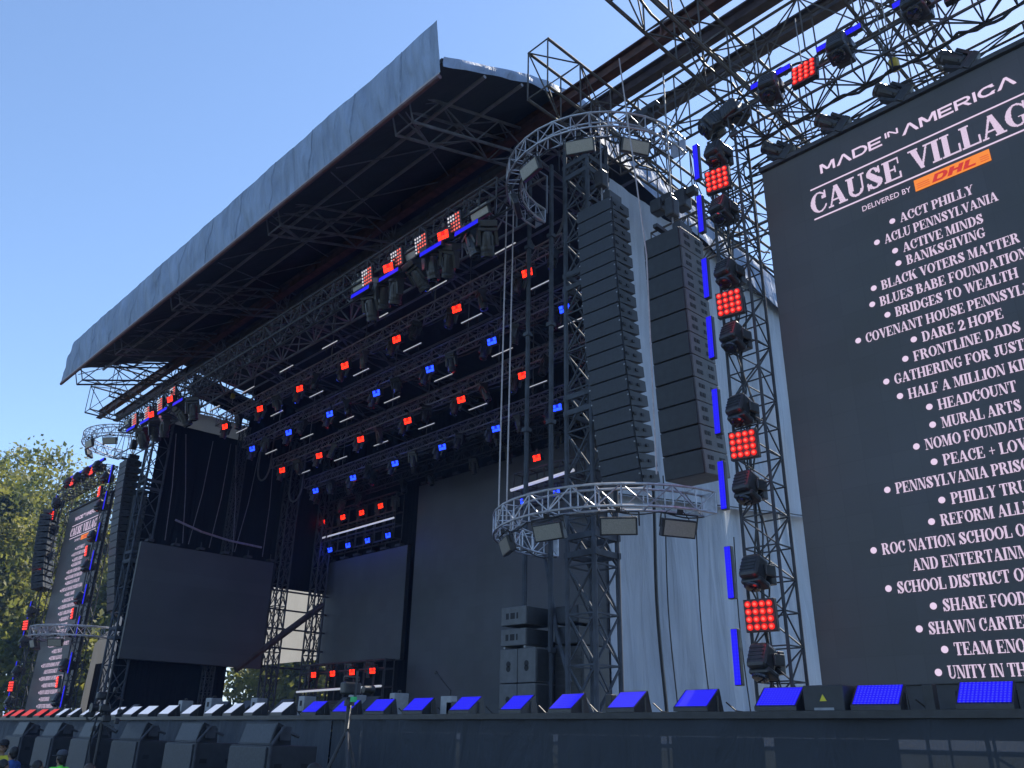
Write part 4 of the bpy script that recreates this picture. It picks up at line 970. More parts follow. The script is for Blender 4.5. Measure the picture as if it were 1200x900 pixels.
# front truss with clusters of lamps at both ends
YF = 12.9
zf = U(466, 312, Y=YF).z
truss('lamp_truss', 'long dark truss under the front of the roof with lamp clusters at both ends', 'truss', (-42.6, YF+0.4, zf+0.75), (-14.6, YF+0.4, zf+0.75), (0, 0, 1), 0.6, 0.7, 0.7, 0.038, 0.02, M['blacktruss'], None)
truss('lamp_truss', 'deep dark roof truss right behind the front truss', 'truss', (-42.6, 14.9, zf+1.9), (-14.9, 14.9, zf+1.9), (0, 0, 1), 0.9, 1.3, 1.3, 0.055, 0.03, M['roofsteel'], None)
def cluster(side, strips, mats, oranges, blanks, heads):
    for i, p in enumerate(strips):
        q = U(*p, Y=YF-0.15); K_strip.put((q.x-0.5, q.y, q.z), '%s blue strip from the left on the %s end of the front truss' % (ORD[i], side), 'blue strips on the front truss', (0, R_(90), 0))
    for i, p in enumerate(mats):
        q = U(*p, Y=YF); K_matrix.put(q, '%s red and white dot lamp from the left, %s end of the front truss' % (ORD[i], side), 'dot lamps on the front truss', (R_(10), 0, 0))
    for i, p in enumerate(oranges):
        q = U(*p, Y=YF-0.1); K_red.put((q.x, q.y, q.z+0.32), '%s orange red strobe between dot lamps, %s end of the front truss' % (ORD[i], side), 'red strobes on the front truss', (R_(16), 0, R_(8)))
    for i, p in enumerate(blanks):
        q = U(*p, Y=YF+0.1); wash.put((q.x, q.y, q.z+0.4), '%s pale unlit panel from the left, %s end of the front truss' % (ORD[i], side), 'wash panels on the front truss', (R_(20), 0, 0))
    for i, p in enumerate(heads):
        q = U(*p, Y=YF+0.2); K_front.put((q.x, q.y, q.z+0.62), '%s dark moving head from the left under the %s end of the front truss' % (ORD[i], side), 'moving heads under the front truss', (R_(22+14*math.sin(i*2.7)), R_(22*math.sin(i*4.1)), R_(25+50*math.sin(i*1.9))))
cluster('right', [(421.6, 342), (455, 322), (504, 292), (546, 267)], [(429.6, 324), (464, 302.7), (492.6, 285.6), (531.8, 261)], [(454.8, 314), (519, 275.8)], [(418.7, 334), (481.7, 296.8), (559.8, 249)],
        [(431.5, 361), (447, 345), (464, 340), (480, 328), (503, 312), (526, 307), (547, 291), (569, 282)])
cluster('left', [(153, 502), (169, 493.6), (190, 481.4), (208, 471)], [(157, 492), (172, 484), (187, 474), (202, 461)], [(199, 468), (177, 486)], [(148, 497)],
        [(163, 516), (178, 507), (191, 502), (206, 491), (222, 482)])

# lamp rigs around the screens on the stage
def rig(label, x0, x1, Y, zs, m=M['blacktruss']):
    t = thing('light_rig', label, 'lamp frame', ((x0+x1)/2, Y, min(zs)))
    mb = MB()
    for z in zs: mb.tube((x0, Y, z), (x1, Y, z), 0.045, 6); mb.tube((x0, Y+0.5, z), (x1, Y+0.5, z), 0.045, 6)
    n = max(2, int((x1-x0)/0.8))
    for i in range(n+1):
        x = x0+(x1-x0)*i/n
        mb.tube((x, Y, min(zs)), (x, Y, max(zs)), 0.03, 5); mb.tube((x, Y+0.5, min(zs)), (x, Y+0.5, max(zs)), 0.03, 5)
        for z in zs: mb.tube((x, Y, z), (x, Y+0.5, z), 0.025, 5)
    mb.build('tube_frame', m, t); return t
fr = rig('dark frame of red and blue lamps hanging above the left grey screen', -42.4, -35.4, 25.2, (11.45, 12.2, 12.9, 13.9))
mb = MB(); mb.tube((-42.3, 25.05, 12.40), (-35.3, 25.05, 12.45), 0.05, 8); mb.build('white_rail', M['tubewhite'], fr)
for i, (x, z) in enumerate([(-42.2, 13.3), (-40.1, 13.25), (-38.25, 13.2), (-36.5, 13.27)]): K_red.put((x, 25.0, z+0.32), 'red strobe in the frame above the left grey screen, %s from the left' % ORD[i], 'red strobes in the hanging frame', (R_(14), 0, 0))
for i, x in enumerate((-41.1, -39.3, -37.45, -35.6)): K_blue.put((x, 25.0, 11.55+0.32), 'blue strobe in the frame above the left grey screen, %s from the left' % ORD[i], 'blue strobes in the hanging frame', (R_(14), 0, 0))
for i, x in enumerate((-41.2, -39.2, -37.4, -35.9)): K_head.put((x, 25.5, 13.75), '%s dark moving head between red lamps above the left grey screen' % ORD[i], 'moving heads in the hanging frame', (0, 0, R_(15*i)))
fr = rig('dark lamp frame partly hidden behind the low right ring', -25.2, -21.6, 24.0, (11.05, 11.8, 12.5))
mb = MB(); mb.tube((-25.2, 23.85, 11.75), (-21.6, 23.85, 11.9), 0.07, 8); mb.build('white_rail', M['tubewhite'], fr)
K_red.put((-23.62, 23.8, 12.83+0.32), 'red strobe in the lamp frame above the low right ring', None, (R_(14), 0, 0))
for i, x in enumerate((-24.35, -22.5)): K_blue.put((x, 23.8, 11.1+0.32), 'blue strobe just above the low right ring, %s one' % ('left', 'right')[i], 'blue strobes behind the low ring', (R_(14), 0, 0))
mb = MB(); mb.box((-37.4, 24.8, 2.9), (9.0, 2.4, 0.96)); mb.box((-37.4, 24.4, 3.43), (8.4, 1.4, 0.06)); mb.at('riser', M['box'], 'low dark riser on the stage under the left grey screen', 'riser')
fr = rig('dark frame with red lamps standing on the stage under the left grey screen', -41.0, -33.6, 24.0, (3.5, 4.1, 4.9, 5.3))
mb = MB(); mb.tube((-41.0, 23.85, 4.0), (-33.6, 23.85, 4.1), 0.05, 8); mb.build('white_rail', M['tubewhite'], fr)
for i, x in enumerate((-39.45, -37.7, -36.0, -34.3)): K_red.put((x, 23.85, 4.75+0.34), 'red strobe low on the stage under the left grey screen, %s from the left' % ORD[i], 'red strobes low on the stage', (R_(6), 0, 0))
for i, x in enumerate((-40.4, -38.6, -36.9, -35.1)): K_head.put((x, 24.2, 5.25), 'dark moving head beside the low red strobes, %s from the left' % ORD[i], 'moving heads low on the stage', (0, 0, R_(20*i)))

# ---------------------------------------------------------------- light columns beside the list screens, bars above them
YL = 14.45
def light_column(xc, sgn, where, group):
    """sgn +1: strips on the stage side to the left"""
    t = truss('light_column', 'dark lattice column of lamps %s' % where, 'light column', (xc+0.05*sgn, YL+0.35, DECK), (xc+0.05*sgn, YL+0.35, 15.3), (0, 1, 0), 0.72, 0.55, 0.62, 0.034, 0.018, M['blacktruss'], group)
    zs = [2.95, 4.52, 6.27, 7.87, 9.60, 11.08, 12.8, 14.27]
    for i, z in enumerate(zs):
        K_strip.put((xc-0.58*sgn, YL-0.10, z), '%s upright blue strip from the bottom, column %s' % (ORD[i], where), 'upright blue strips on the light columns', (0, 0, 0))
    for i, z in enumerate([3.35, 4.96, 6.62, 8.25, 9.9, 11.47, 13.12, 14.68]):
        K_bighead.put((xc, YL-0.05, z), '%s bulky moving light from the bottom, column %s' % (ORD[i], where), 'moving lights on the light columns', (0, 0, R_(-6*sgn)))
    for i, z in enumerate([4.14, 7.45, 10.65, 13.86]):
        K_blind.put((xc+(0.04+0.02*(3-i))*sgn, YL-0.28, z), '%s square red lamp from the bottom, column %s' % (ORD[i], where), 'sixteen bulb red lamps on the light columns', (R_(4), 0, R_(10*sgn)))
    mb = MB()
    for k in range(3):
        pts = [(xc+(0.1*k-0.1)*sgn+0.10*math.sin(z*2.3+k), YL+0.15+0.05*math.sin(z*3+k), z) for z in [2.5+0.35*i for i in range(36)]]
        mb.path(pts, 0.018, 4)
    mb.at('cable_bundle', M['cable'], 'loose black cables running down the light column %s' % where, 'cable', 'cables on the light columns')
gcx = 'light columns beside the list screens'
light_column(-8.38, 1, 'beside the big list screen', gcx)
light_column(mx(-8.38), -1, 'between stage and distant list screen', gcx)
light_column(mx(-0.30), 1, 'beyond the distant list screen', gcx)
def head_bar(x0, x1, where, strips, heads, blinders, group):
    truss('light_bar', 'dark truss of lamps above the %s' % where, 'light bar', (x0, YL+0.2, 15.25), (x1, YL+0.2, 15.25), (0, 0, 1), 0.6, 0.55, 0.6, 0.036, 0.02, M['blacktruss'], group)
    for i, x in enumerate(strips): K_strip.put((x, YL-0.12, 15.98), '%s blue strip from the left, lamp truss above the %s' % (ORD[i], where), 'blue strips above the list screens', (0, R_(90), 0))
    for i, x in enumerate(heads): K_bighead.put((x, YL-0.15, 15.62), '%s bulky moving light from the left, lamp truss above the %s' % (ORD[i], where), 'moving lights above the list screens', (0, 0, R_(10-8*(i % 3))))
    for i, x in enumerate(blinders): K_blind.put((x, YL-0.2, 15.55), '%s square red lamp from the left, truss above the %s' % (ORD[i], where), 'red lamps above the list screens', (R_(-10), 0, 0))
hb = 'lamp trusses above the list screens'
head_bar(-8.0, 0.3, 'big list screen', [-7.35, -5.72, -4.05, -2.4], [-6.85, -5.2, -3.6, -2.0], [-6.03, -2.8], hb)
head_bar(mx(0.3), mx(-8.0), 'distant list screen', [mx(-1.4)+0, mx(-3.05), mx(-4.7), mx(-6.35)], [mx(-6.85), mx(-5.2), mx(-3.6), mx(-2.0)], [mx(-6.03), mx(-2.8)], hb)
K_bighead.put((-8.45, YL, 15.62), 'black moving light at the corner where the column meets the lamp truss', 'corner moving lights', (R_(10), R_(60), R_(30)))
K_bighead.put((-7.95, YL+0.1, 15.75), 'second black moving light tilted beside the column top', 'corner moving lights', (R_(30), R_(80), 0))
truss('screen_rail_truss', 'slim dark rail standing on the top edge of the big right screen', 'truss', (-8.2, 15.35, 14.55), (-0.9, 15.35, 14.55), (0, 0, 1), 0.3, 0.45, 1.3, 0.03, 0.018, M['blacktruss'], 'rails on top of the list screens')
truss('screen_rail_truss', 'slim dark rail standing on the top edge of the far left screen', 'truss', (mx(-8.2), 15.35, 14.55), (mx(-0.9), 15.35, 14.55), (0, 0, 1), 0.3, 0.45, 1.3, 0.03, 0.018, M['blacktruss'], 'rails on top of the list screens')
for i, x in enumerate((-6.95, -5.63, -4.31, -3.02)):
    K_head.put((x, 15.1, 14.26), '%s black moving head from the left on the top edge of the big list screen' % ORD[i], 'moving heads on the screen top', (R_(180), R_(-50), R_(15)))
wire('guy_wire', 'thin wire slanting across the sky from the screen top to the upper truss', 'cable', [(-6.9, 15.2, 14.5), (-3.4, 14.6, 17.3)], 0.014, M['cable'])
wire('guy_wire', 'thin wire crossing the sky from the ring to beside the yellow hoist', 'cable', [(-10.1, 15.4, 16.9), (-4.0, 15.4, 16.2)], 0.014, M['cable'])
for x, lab in ((-6.4, 'thin drop line left of the yellow hoist above the right screen'), (-4.6, 'thin drop line holding the right end of the right screen')):
    wire('drop_line', lab, 'cable', [(x, 15.1, 14.5), (x, 15.1, 18.0)], 0.014, M['wire'])
q = U(1048, 76, Y=15.1)
t = thing('chain_hoist', 'small yellow chain hoist hanging against the sky above the right screen', 'hoist', q)
mb = MB(); mb.bbox((0, 0, 0), (0.20, 0.22, 0.30), 0.07); mb.build('motor_body', M['hoist'], t, world=False)
mb = MB(); mb.tube((0, 0, 0.15), (0, 0, 2.2), 0.012, 4); mb.path([(0.03, 0, -0.1), (0.05, 0, -0.35), (0.01, 0, -0.5)], 0.02, 5); mb.build('chain', M['chain'], t, world=False)
q = U(273, 464, Y=17.5)
t2 = dup(t, q, 0, 'small yellow chain hoist under the left part of the stage roof'); 
# loose cables looping below the high ring and stage grid
for k, (px, py, Y, r, lab) in enumerate([(640, 285, 17, 1.1, 'thick black cable loop hanging beside the high right ring'), (308, 560, 20, 0.9, 'cable loop hanging above the side screen near the chain tower'), (345, 585, 22, 0.9, 'cable loop hanging left of the lowest lighting truss')]):
    q = U(px, py, Y=Y)
    wire('cable_loop', lab, 'cable', [(q.x-r*0.75, Y, q.z+2.4)] + [(q.x-r*0.75*math.cos(PI*i/10), Y, q.z+0.75*r-r*0.9*math.sin(PI*i/10)) for i in range(11)] + [(q.x+r*0.75, Y, q.z+2.6)], 0.05, M['cabinetgrey'], 6)
for k, (x0, z0, y0, y1) in enumerate([(-41.9, 16.2, 15.6, 16.0), (-41.9, 16.3, 16.1, 16.9), (-41.9, 16.3, 17.6, 17.2), (-41.9, 16.4, 18.6, 18.3), (-41.9, 16.4, 18.9, 19.6), (-41.9, 16.4, 20.3, 19.7), (-41.9, 16.2, 21.2, 21.3)]):
    wire('hanging_rope', 'thin grey rope over the black side drape, %s from the left' % ORD[k], 'rope', [(x0+0.1, y0, z0), (x0+0.1, (y0+y1)/2+0.1, 13.4), (x0+0.15, y1, 10.7)], 0.022, M['wire'], 4, 'ropes over the side drape')

# cables dressed along the upper trusses and the rings
for k, (a, b, sag, lab) in enumerate([((-8.2, 14.9, 15.0), (-0.6, 14.9, 15.0), 0.16, 'black cable loom tied under the lamp truss above the big list screen'),
                                      ((-12.3, 14.0, 18.0), (-12.3, 24, 18.0), 0.22, 'black cable loom tied along the truss over the corner tower'),
                                      ((-8.7, 10.0, 18.1), (-8.7, 22, 18.1), 0.22, 'black cable loom tied along the truss over the light column'),
                                      ((-12.9, 16.2, 17.9), (-2.0, 16.2, 17.9), 0.25, 'black cable loom tied along the sideways truss over the right rig')]):
    a = Vector(a); b = Vector(b); pts = []
    for i in range(49):
        f = i/48; p = a.lerp(b, f); pts.append(p - Vector((0, 0, sag*abs(math.sin(f*PI*6)) + 0.03*math.sin(i*2.1))))
    wire('cable_loom', lab, 'cable', pts, 0.035, M['cable'], 5, 'cable looms on the upper trusses')
for (cx, cy, z, rad, a0, a1, lab, s), nm in zip(RINGS, ('low right ring', 'high right ring', 'low left ring', 'high left ring')):
    pts = [(cx+(rad-0.15)*math.cos(R_(a0+(a1-a0)*i/60)), cy+(rad-0.15)*math.sin(R_(a0+(a1-a0)*i/60)), z-0.24-0.09*abs(math.sin(i*0.42))) for i in range(61)]
    wire('ring_cable', 'black cable looped under the %s' % nm, 'cable', pts, 0.018, M['cable'], 4, 'cables under the rings')
for k, (px, py, Y, h) in enumerate([(800, 235, 15.2, 1.0), (772, 243, 15.0, 0.7), (757, 135, 15.3, 0.5), (655, 165, 15.4, 0.9)]):
    q = U(px, py, Y=Y); mb = MB(); mb.bbox(q, (0.34, 0.34, h*0.55), 0.05); mb.bbox(q+Vector((0.28, 0, 0.14)), (0.3, 0.22, 0.2), 0.03); mb.tube(q, q+Vector((0, 0, 18.0-q.z)), 0.016, 4)
    mb.at('chain_hoist', M['black'], ['black chain hoist hanging before the top of the white wing', 'black chain hoist just over the main line array', 'black hoist under the right end of the high ring', 'black hoist above the left end of the high right ring'][k], 'hoist', 'black chain hoists')

# ---------------------------------------------------------------- along the front of the deck
def make_floor(face, m, name='floor_light'):
    t = thing(name, 'x', 'stage light')
    mb = MB()
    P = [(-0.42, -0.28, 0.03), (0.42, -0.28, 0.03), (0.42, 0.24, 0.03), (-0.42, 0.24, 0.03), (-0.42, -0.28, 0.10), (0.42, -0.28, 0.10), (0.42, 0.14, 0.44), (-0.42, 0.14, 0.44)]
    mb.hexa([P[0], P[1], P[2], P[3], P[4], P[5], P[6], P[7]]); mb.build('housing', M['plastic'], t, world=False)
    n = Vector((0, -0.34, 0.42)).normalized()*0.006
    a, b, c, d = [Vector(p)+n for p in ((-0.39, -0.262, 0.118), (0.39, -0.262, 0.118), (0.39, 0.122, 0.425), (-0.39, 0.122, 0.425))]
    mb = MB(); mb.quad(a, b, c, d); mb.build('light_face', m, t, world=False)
    for s in (-1, 1):
        mb = MB(); mb.tube((s*0.45, 0.02, 0.0), (s*0.45, 0.02, 0.30), 0.02, 5); mb.box((s*0.45, 0.02, 0.012), (0.06, 0.5, 0.024)); mb.build('bracket', M['black'], t, world=False)
    mb = MB(); mb.box((0, 0.22, 0.2), (0.3, 0.06, 0.2)); mb.build('power_unit', M['black'], t, world=False)
    mb = MB(); mb.path([(0.55, 0.15, 0.2), (0.72, 0.22, 0.05), (0.95, 0.25, 0.02), (1.05, 0.20, 0.02)], 0.016, 4); mb.build('power_cable', M['cable'], t, world=False)
    t.scale = (0.80, 0.86, 0.86)
    return t
FX = [-47.35, -45.75, -44.2, -42.65, -41.2, -39.66, -38.1, -36.72, -35.3, -33.8, -32.23, -30.71, -29.17, -27.6, -26.0, -24.6, -23.25, -21.81, -20.29, -18.82, -17.3, -15.81, -14.27, -12.77, -11.41, -9.91, -8.46, -7.0, -5.51, -4.09, -2.6]
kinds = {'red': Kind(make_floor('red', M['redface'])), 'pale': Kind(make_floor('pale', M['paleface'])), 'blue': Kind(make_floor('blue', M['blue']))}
cnt = {'red': 0, 'pale': 0, 'blue': 0}
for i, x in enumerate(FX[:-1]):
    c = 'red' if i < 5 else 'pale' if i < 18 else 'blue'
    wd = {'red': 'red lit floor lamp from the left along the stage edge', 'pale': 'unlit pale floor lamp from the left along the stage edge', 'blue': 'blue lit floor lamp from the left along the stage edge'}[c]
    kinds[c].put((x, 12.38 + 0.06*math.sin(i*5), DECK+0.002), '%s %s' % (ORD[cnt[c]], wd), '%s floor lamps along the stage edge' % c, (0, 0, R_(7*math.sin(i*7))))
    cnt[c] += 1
def make_wedge():
    t = thing('wedge_monitor', 'x', 'loudspeaker')
    mb = MB(); mb.hexa([(-0.36, -0.30, 0), (0.36, -0.30, 0), (0.36, 0.34, 0), (-0.36, 0.34, 0), (-0.36, -0.22, 0.16), (0.36, -0.22, 0.16), (0.36, 0.18, 0.55), (-0.36, 0.18, 0.55)]); mb.build('cabinet', M['cabinet'], t, world=False)
    n = Vector((0, -0.39, 0.40)).normalized()*0.008
    mb = MB(); mb.quad(*[Vector(p)+n for p in ((-0.33, -0.20, 0.18), (0.33, -0.20, 0.18), (0.33, 0.16, 0.53), (-0.33, 0.16, 0.53))]); mb.build('grille', M['greybox'], t, world=False)
    for s in (-1, 1):
        mb = MB(); mb.box((s*0.362, 0.05, 0.2), (0.012, 0.2, 0.06)); mb.build('handle', M['pocket'], t, world=False)
    return t
wedge = Kind(make_wedge())
for i, x in enumerate((-31.2, -28.4, -26.7, -24.3, -21.0, -19.9, -36.0)):
    wedge.put((x, 13.7, DECK+0.002), 'grey wedge monitor behind the pale floor lamps, %s' % ['third from the left', 'fourth from the left', 'fifth from the left', 'sixth from the left', 'seventh from the left', 'rightmost', 'leftmost'][i] if i != 0 else 'grey wedge monitor behind the pale floor lamps, second from the left', 'wedge monitors behind the floor lamps', (0, 0, R_(4*math.sin(i*3))))
def make_amp():
    t = thing('power_box', 'x', 'equipment box')
    mb = MB(); mb.bbox((0, 0, 0.29), (0.30, 0.40, 0.56), 0.02); mb.build('case', M['palebox'], t, world=False)
    mb = MB(); mb.box((0, -0.203, 0.38), (0.10, 0.008, 0.14)); mb.box((0, -0.203, 0.15), (0.18, 0.008, 0.06)); mb.build('socket_panel', M['pocket'], t, world=False)
    mb = MB(); mb.tube((-0.08, 0, 0.57), (-0.08, 0, 0.63), 0.012, 4); mb.tube((0.08, 0, 0.57), (0.08, 0, 0.63), 0.012, 4); mb.tube((-0.08, 0, 0.63), (0.08, 0, 0.63), 0.012, 4); mb.build('handle', M['black'], t, world=False)
    return t
amp = Kind(make_amp())
for i, (x, y) in enumerate(((-30.2, 13.3), (-26.9, 12.75), (-25.2, 13.4), (-22.4, 13.4), (-20.2, 13.6), (-18.2, 13.5))):
    amp.put((x, y, DECK+0.002), 'pale grey upright box among the floor lamps on the deck, %s from the left' % ORD[i], 'pale upright boxes on the deck', (0, 0, R_(12*math.sin(i))))
# boxes between the blue lamps
t = thing('equipment_case', 'low black box with a yellow triangle between the blue lamps near the light column', 'equipment box', (-6.22, 12.4, DECK+0.002))
mb = MB(); mb.bbox((0, 0, 0.19), (0.62, 0.44, 0.36), 0.02); mb.build('case', M['box'], t, world=False)
mb = MB(); mb.poly([(-0.055, -0.228, 0.15), (0.055, -0.228, 0.15), (0, -0.228, 0.245)]); mb.build('warning_triangle', M['yellow'], t, world=False)
mb = MB(); mb.box((0, -0.226, 0.045), (0.30, 0.004, 0.035)); mb.build('nameplate', M['palebox'], t, world=False)
for i, (x, h, lab) in enumerate(((-10.5, 0.34, 'small black upright device between the fourth and fifth blue lamps from the right'), (-4.85, 0.36, 'small black upright device left of the rightmost blue lamp'), (-14.9, 0.28, 'small grey clutter box beside a blue lamp left of the corner tower'), (-15.1, 0.40, 'pale battery box with a looped cable left of the speaker stack'))):
    t = thing('small_device', lab, 'equipment box', (x, 12.55, DECK+0.002))
    mb = MB(); mb.bbox((0, 0, h/2), (0.14 if i < 2 else 0.38, 0.16, h), 0.012); mb.build('case', M['palebox'] if i == 3 else M['black'], t, world=False)
    mb = MB(); mb.path([(0.1, 0, 0.02), (0.35, -0.1, 0.03), (0.5, 0.05, 0.08), (0.7, 0.0, 0.02)], 0.02, 5); mb.box((0.45, -0.12, 0.05), (0.12, 0.1, 0.08)); mb.build('cable_end', M['cable'], t, world=False)
    mb = MB(); mb.box((0.62, -0.2, 0.04), (0.10, 0.08, 0.06)); mb.build('tape_tag', M['redtape'], t, world=False)
# side-fill stack
def make_fill(w_, d_, h_, pockets):
    mb = MB(); mb.bbox((0, 0, h_/2), (w_, d_, h_-0.02), 0.018)
    return mb
gst = 'grey side fill speakers stacked by the corner tower'
for (x, y, z, w_, d_, h_, lab) in [(-15.92, 15.6, DECK+0.002, 0.62, 1.0, 0.82, 'lower left bass speaker of the stack, hand holes on its side'), (-15.28, 15.6, DECK+0.002, 0.62, 1.0, 0.82, 'lower right bass speaker of the stack'),
                                 (-15.92, 15.6, DECK+0.824, 0.62, 1.0, 0.82, 'middle left bass speaker of the stack'), (-15.28, 15.6, DECK+0.824, 0.62, 1.0, 0.82, 'middle right bass speaker of the stack'),
                                 (-15.72, 15.5, DECK+1.70, 0.90, 0.9, 0.42, 'slim grey cabinet second from the top of the stack'), (-15.72, 15.5, DECK+2.20, 0.90, 0.9, 0.46, 'slim grey cabinet on the very top of the stack')]:
    t = thing('speaker_box', lab + ' beside the corner tower', 'loudspeaker', (x, y, z), 0, gst)
    mb = MB(); mb.bbox((0, 0, h_/2), (w_, d_, h_-0.015), 0.018); mb.build('cabinet', M['cabinetgrey'], t, world=False)
    mb = MB()
    if h_ > 0.6:
        for zz in (h_*0.42, h_*0.55): mb.lathe((0, -d_/2-0.001, zz), [(0.075, 0), (0.075, 0.006)], 10, 'Y')
    else:
        for xx in (-0.16, 0.06): mb.box((xx-0.06, -d_/2-0.002, h_*0.5), (0.10, 0.008, 0.15)); mb.box((xx+0.08, -d_/2-0.002, h_*0.5), (0.05, 0.008, 0.15))
    mb.build('hand_hole', M['pocket'], t, world=False)
    mb = MB(); mb.bbox((w_/2+0.015, 0, h_/2), (0.03, d_*0.93, h_*0.9), 0.008); mb.build('grille', M['cabinet'], t, world=False)
for s in (-1, 1): mb = MB(); mb.box((-15.72+s*0.36, 15.5, DECK+1.672), (0.06, 0.8, 0.05)); mb.at('timber_spacer', M['palebox'], 'pale spacer under the %s edge of the slim cabinets' % ('left' if s < 0 else 'right'), 'spacer')
for i, (x, z) in enumerate(((-14.55, DECK+1.72), (-14.55, DECK+2.22))):
    t = thing('speaker_box', 'dark speaker at the right of the stack top, %s one' % ('lower', 'upper')[i], 'loudspeaker', (x, 16.2, z), 0, gst)
    mb = MB(); mb.bbox((0, 0, 0.22), (0.8, 0.9, 0.43), 0.018); mb.build('cabinet', M['cabinet'], t, world=False)
    mb = MB(); mb.bbox((0, -0.46, 0.22), (0.74, 0.03, 0.38), 0.008); mb.build('grille', M['grille'], t, world=False)
for i, x in enumerate((-14.45,)):
    t = thing('amplifier_rack', 'dark equipment rack behind the speaker stack beside the corner tower', 'equipment rack', (x, 16.2, DECK+0.002))
    mb = MB(); mb.bbox((0, 0, 0.84), (0.95, 0.95, 1.66), 0.02); mb.build('case', M['box'], t, world=False)
    mb = MB()
    for k in range(9): mb.box((0, -0.482, 0.2+0.16*k), (0.8, 0.012, 0.11))
    mb.build('rack_unit', M['black'], t, world=False)
K_red.put((U(657, 774, Y=16.3).x, 16.0, U(657, 774, Y=16.3).z+0.34), 'small red lamp glowing low at the foot of the corner tower', None, (0, 0, 0))
wire('slack_cable', 'grey cable sweeping down from the low right ring to the deck', 'cable', [U(637, 645, Y=16.2), U(645, 690, Y=15.9), U(652, 740, Y=15.6), U(668, 800, Y=15.3)], 0.05, M['tower'], 6)
# microphone
t = thing('microphone_stand', 'black microphone on a thin boom stand in front of the big middle screen', 'microphone', (-18.0, 15.0, DECK+0.002))
mb = MB(); mb.tube((0, 0, 0.02), (0, 0, 0.72), 0.02, 6); mb.tube((0, 0, 0.70), (-0.42, 0, 1.02), 0.016, 6); mb.lathe((0, 0, 0), [(0.17, 0), (0.17, 0.02), (0.03, 0.05)], 14); mb.build('stand_tube', M['black'], t, world=False)
mb = MB(); mb.tube((-0.40, 0, 1.0), (-0.58, -0.02, 1.14), 0.028, 8, 0.03); mb.lathe((-0.62, -0.02, 1.17), [(0.02, -0.05), (0.05, -0.02), (0.05, 0.02), (0.02, 0.05)], 10); mb.build('microphone', M['plastic'], t, world=False)

# ---------------------------------------------------------------- pit: bass stacks with front fills
def make_sub():
    t = thing('bass_speaker', 'x', 'loudspeaker')
    mb = MB()
    for k in range(2): mb.bbox((0, 0.56, 0.44+0.875*k), (1.62, 1.1, 0.865), 0.02)
    mb.build('cabinet', M['cabinet'], t, world=False)
    mb = MB()
    for k in range(2): mb.bbox((0, -0.006, 0.44+0.875*k), (1.54, 0.05, 0.80), 0.012)
    mb.build('grille', M['greybox'], t, world=False)
    for s in (-1, 1):
        for k in range(2):
            for yy in (0.25, 0.85):
                mb = MB(); mb.box((s*0.811, yy, 0.5+0.875*k), (0.012, 0.16, 0.09)); mb.build('side_handle', M['pocket'], t, world=False)
    mb = MB(); mb.tube((0.86, 0.02, 0.0), (0.86, 0.02, 1.75), 0.035, 6); mb.tube((0.86, 0.02, 1.75), (0.74, 0.35, 2.10), 0.035, 6); mb.build('strap_pole', M['blacktruss'], t, world=False)
    return t
def make_fillbox():
    t = thing('fill_speaker', 'x', 'loudspeaker')
    mb = MB(); mb.hexa([(-0.62, 0, 0), (0.62, 0, 0), (0.50, 0.55, 0), (-0.50, 0.55, 0), (-0.62, 0.13, 0.42), (0.62, 0.13, 0.42), (0.50, 0.52, 0.30), (-0.50, 0.52, 0.30)]); mb.build('cabinet', M['cabinet'], t, world=False)
    n = Vector((0, -0.42, 0.13)).normalized()*0.01
    mb = MB(); mb.quad(*[Vector(p)+n for p in ((-0.59, 0.01, 0.03), (0.59, 0.01, 0.03), (0.59, 0.12, 0.39), (-0.59, 0.12, 0.39))]); mb.build('grille', M['greybox'], t, world=False)
    mb = MB(); mb.box((0.66, 0.3, 0.22), (0.05, 0.22, 0.26)); mb.tube((0.66, 0.2, 0.3), (0.66, 0.62, 0.16), 0.03, 5); mb.build('bracket', M['blacktruss'], t, world=False)
    return t
K_sub = Kind(make_sub()); K_fill = Kind(make_fillbox())
for i, x in enumerate((-17.12, -20.4, -23.7, -26.95, -30.2, -33.4)):
    n = ['nearest of the row', 'second nearest of the row', 'third nearest of the row', 'fourth nearest of the row', 'fifth nearest of the row', 'farthest of the row at the left edge'][i]
    K_sub.put((x, 9.0, 0), 'black bass speaker stack standing in the pit, %s' % n, 'bass speaker stacks in the pit', (0, 0, R_(1.5*math.sin(i*4))))
    K_fill.put((x+0.02, 9.10, 1.756), 'wedge speaker topping a pit bass stack, %s' % n, 'front fills on the bass stacks', (0, 0, R_(2*math.cos(i*3))))
t = thing('camera_tripod', 'black video camera on a tall spread tripod in front of the stage skirt', 'tripod', (-12.85, 8.5, 0))
mb = MB()
for a in (95, 215, 335):
    e = Vector((1.0*math.cos(R_(a)), 0.8*math.sin(R_(a)), 0)); mb.tube((0, 0, 2.05), e*0.55+Vector((0, 0, 0.95)), 0.03, 6); mb.tube(e*0.5+Vector((0, 0, 1.05)), e, 0.022, 6)
    mb.tube((0, 0, 1.35), e*0.52+Vector((0, 0, 1.0)), 0.012, 5)
mb.build('tripod_legs', M['blacktruss'], t, world=False)
mb = MB(); mb.tube((0, 0, 2.0), (0, 0, 2.45), 0.045, 8); mb.lathe((0, 0, 2.42), [(0.09, 0), (0.09, 0.1), (0.05, 0.14)], 10); mb.tube((0.05, 0, 2.45), (0.55, -0.35, 2.05), 0.014, 5); mb.build('pan_head', M['black'], t, world=False)
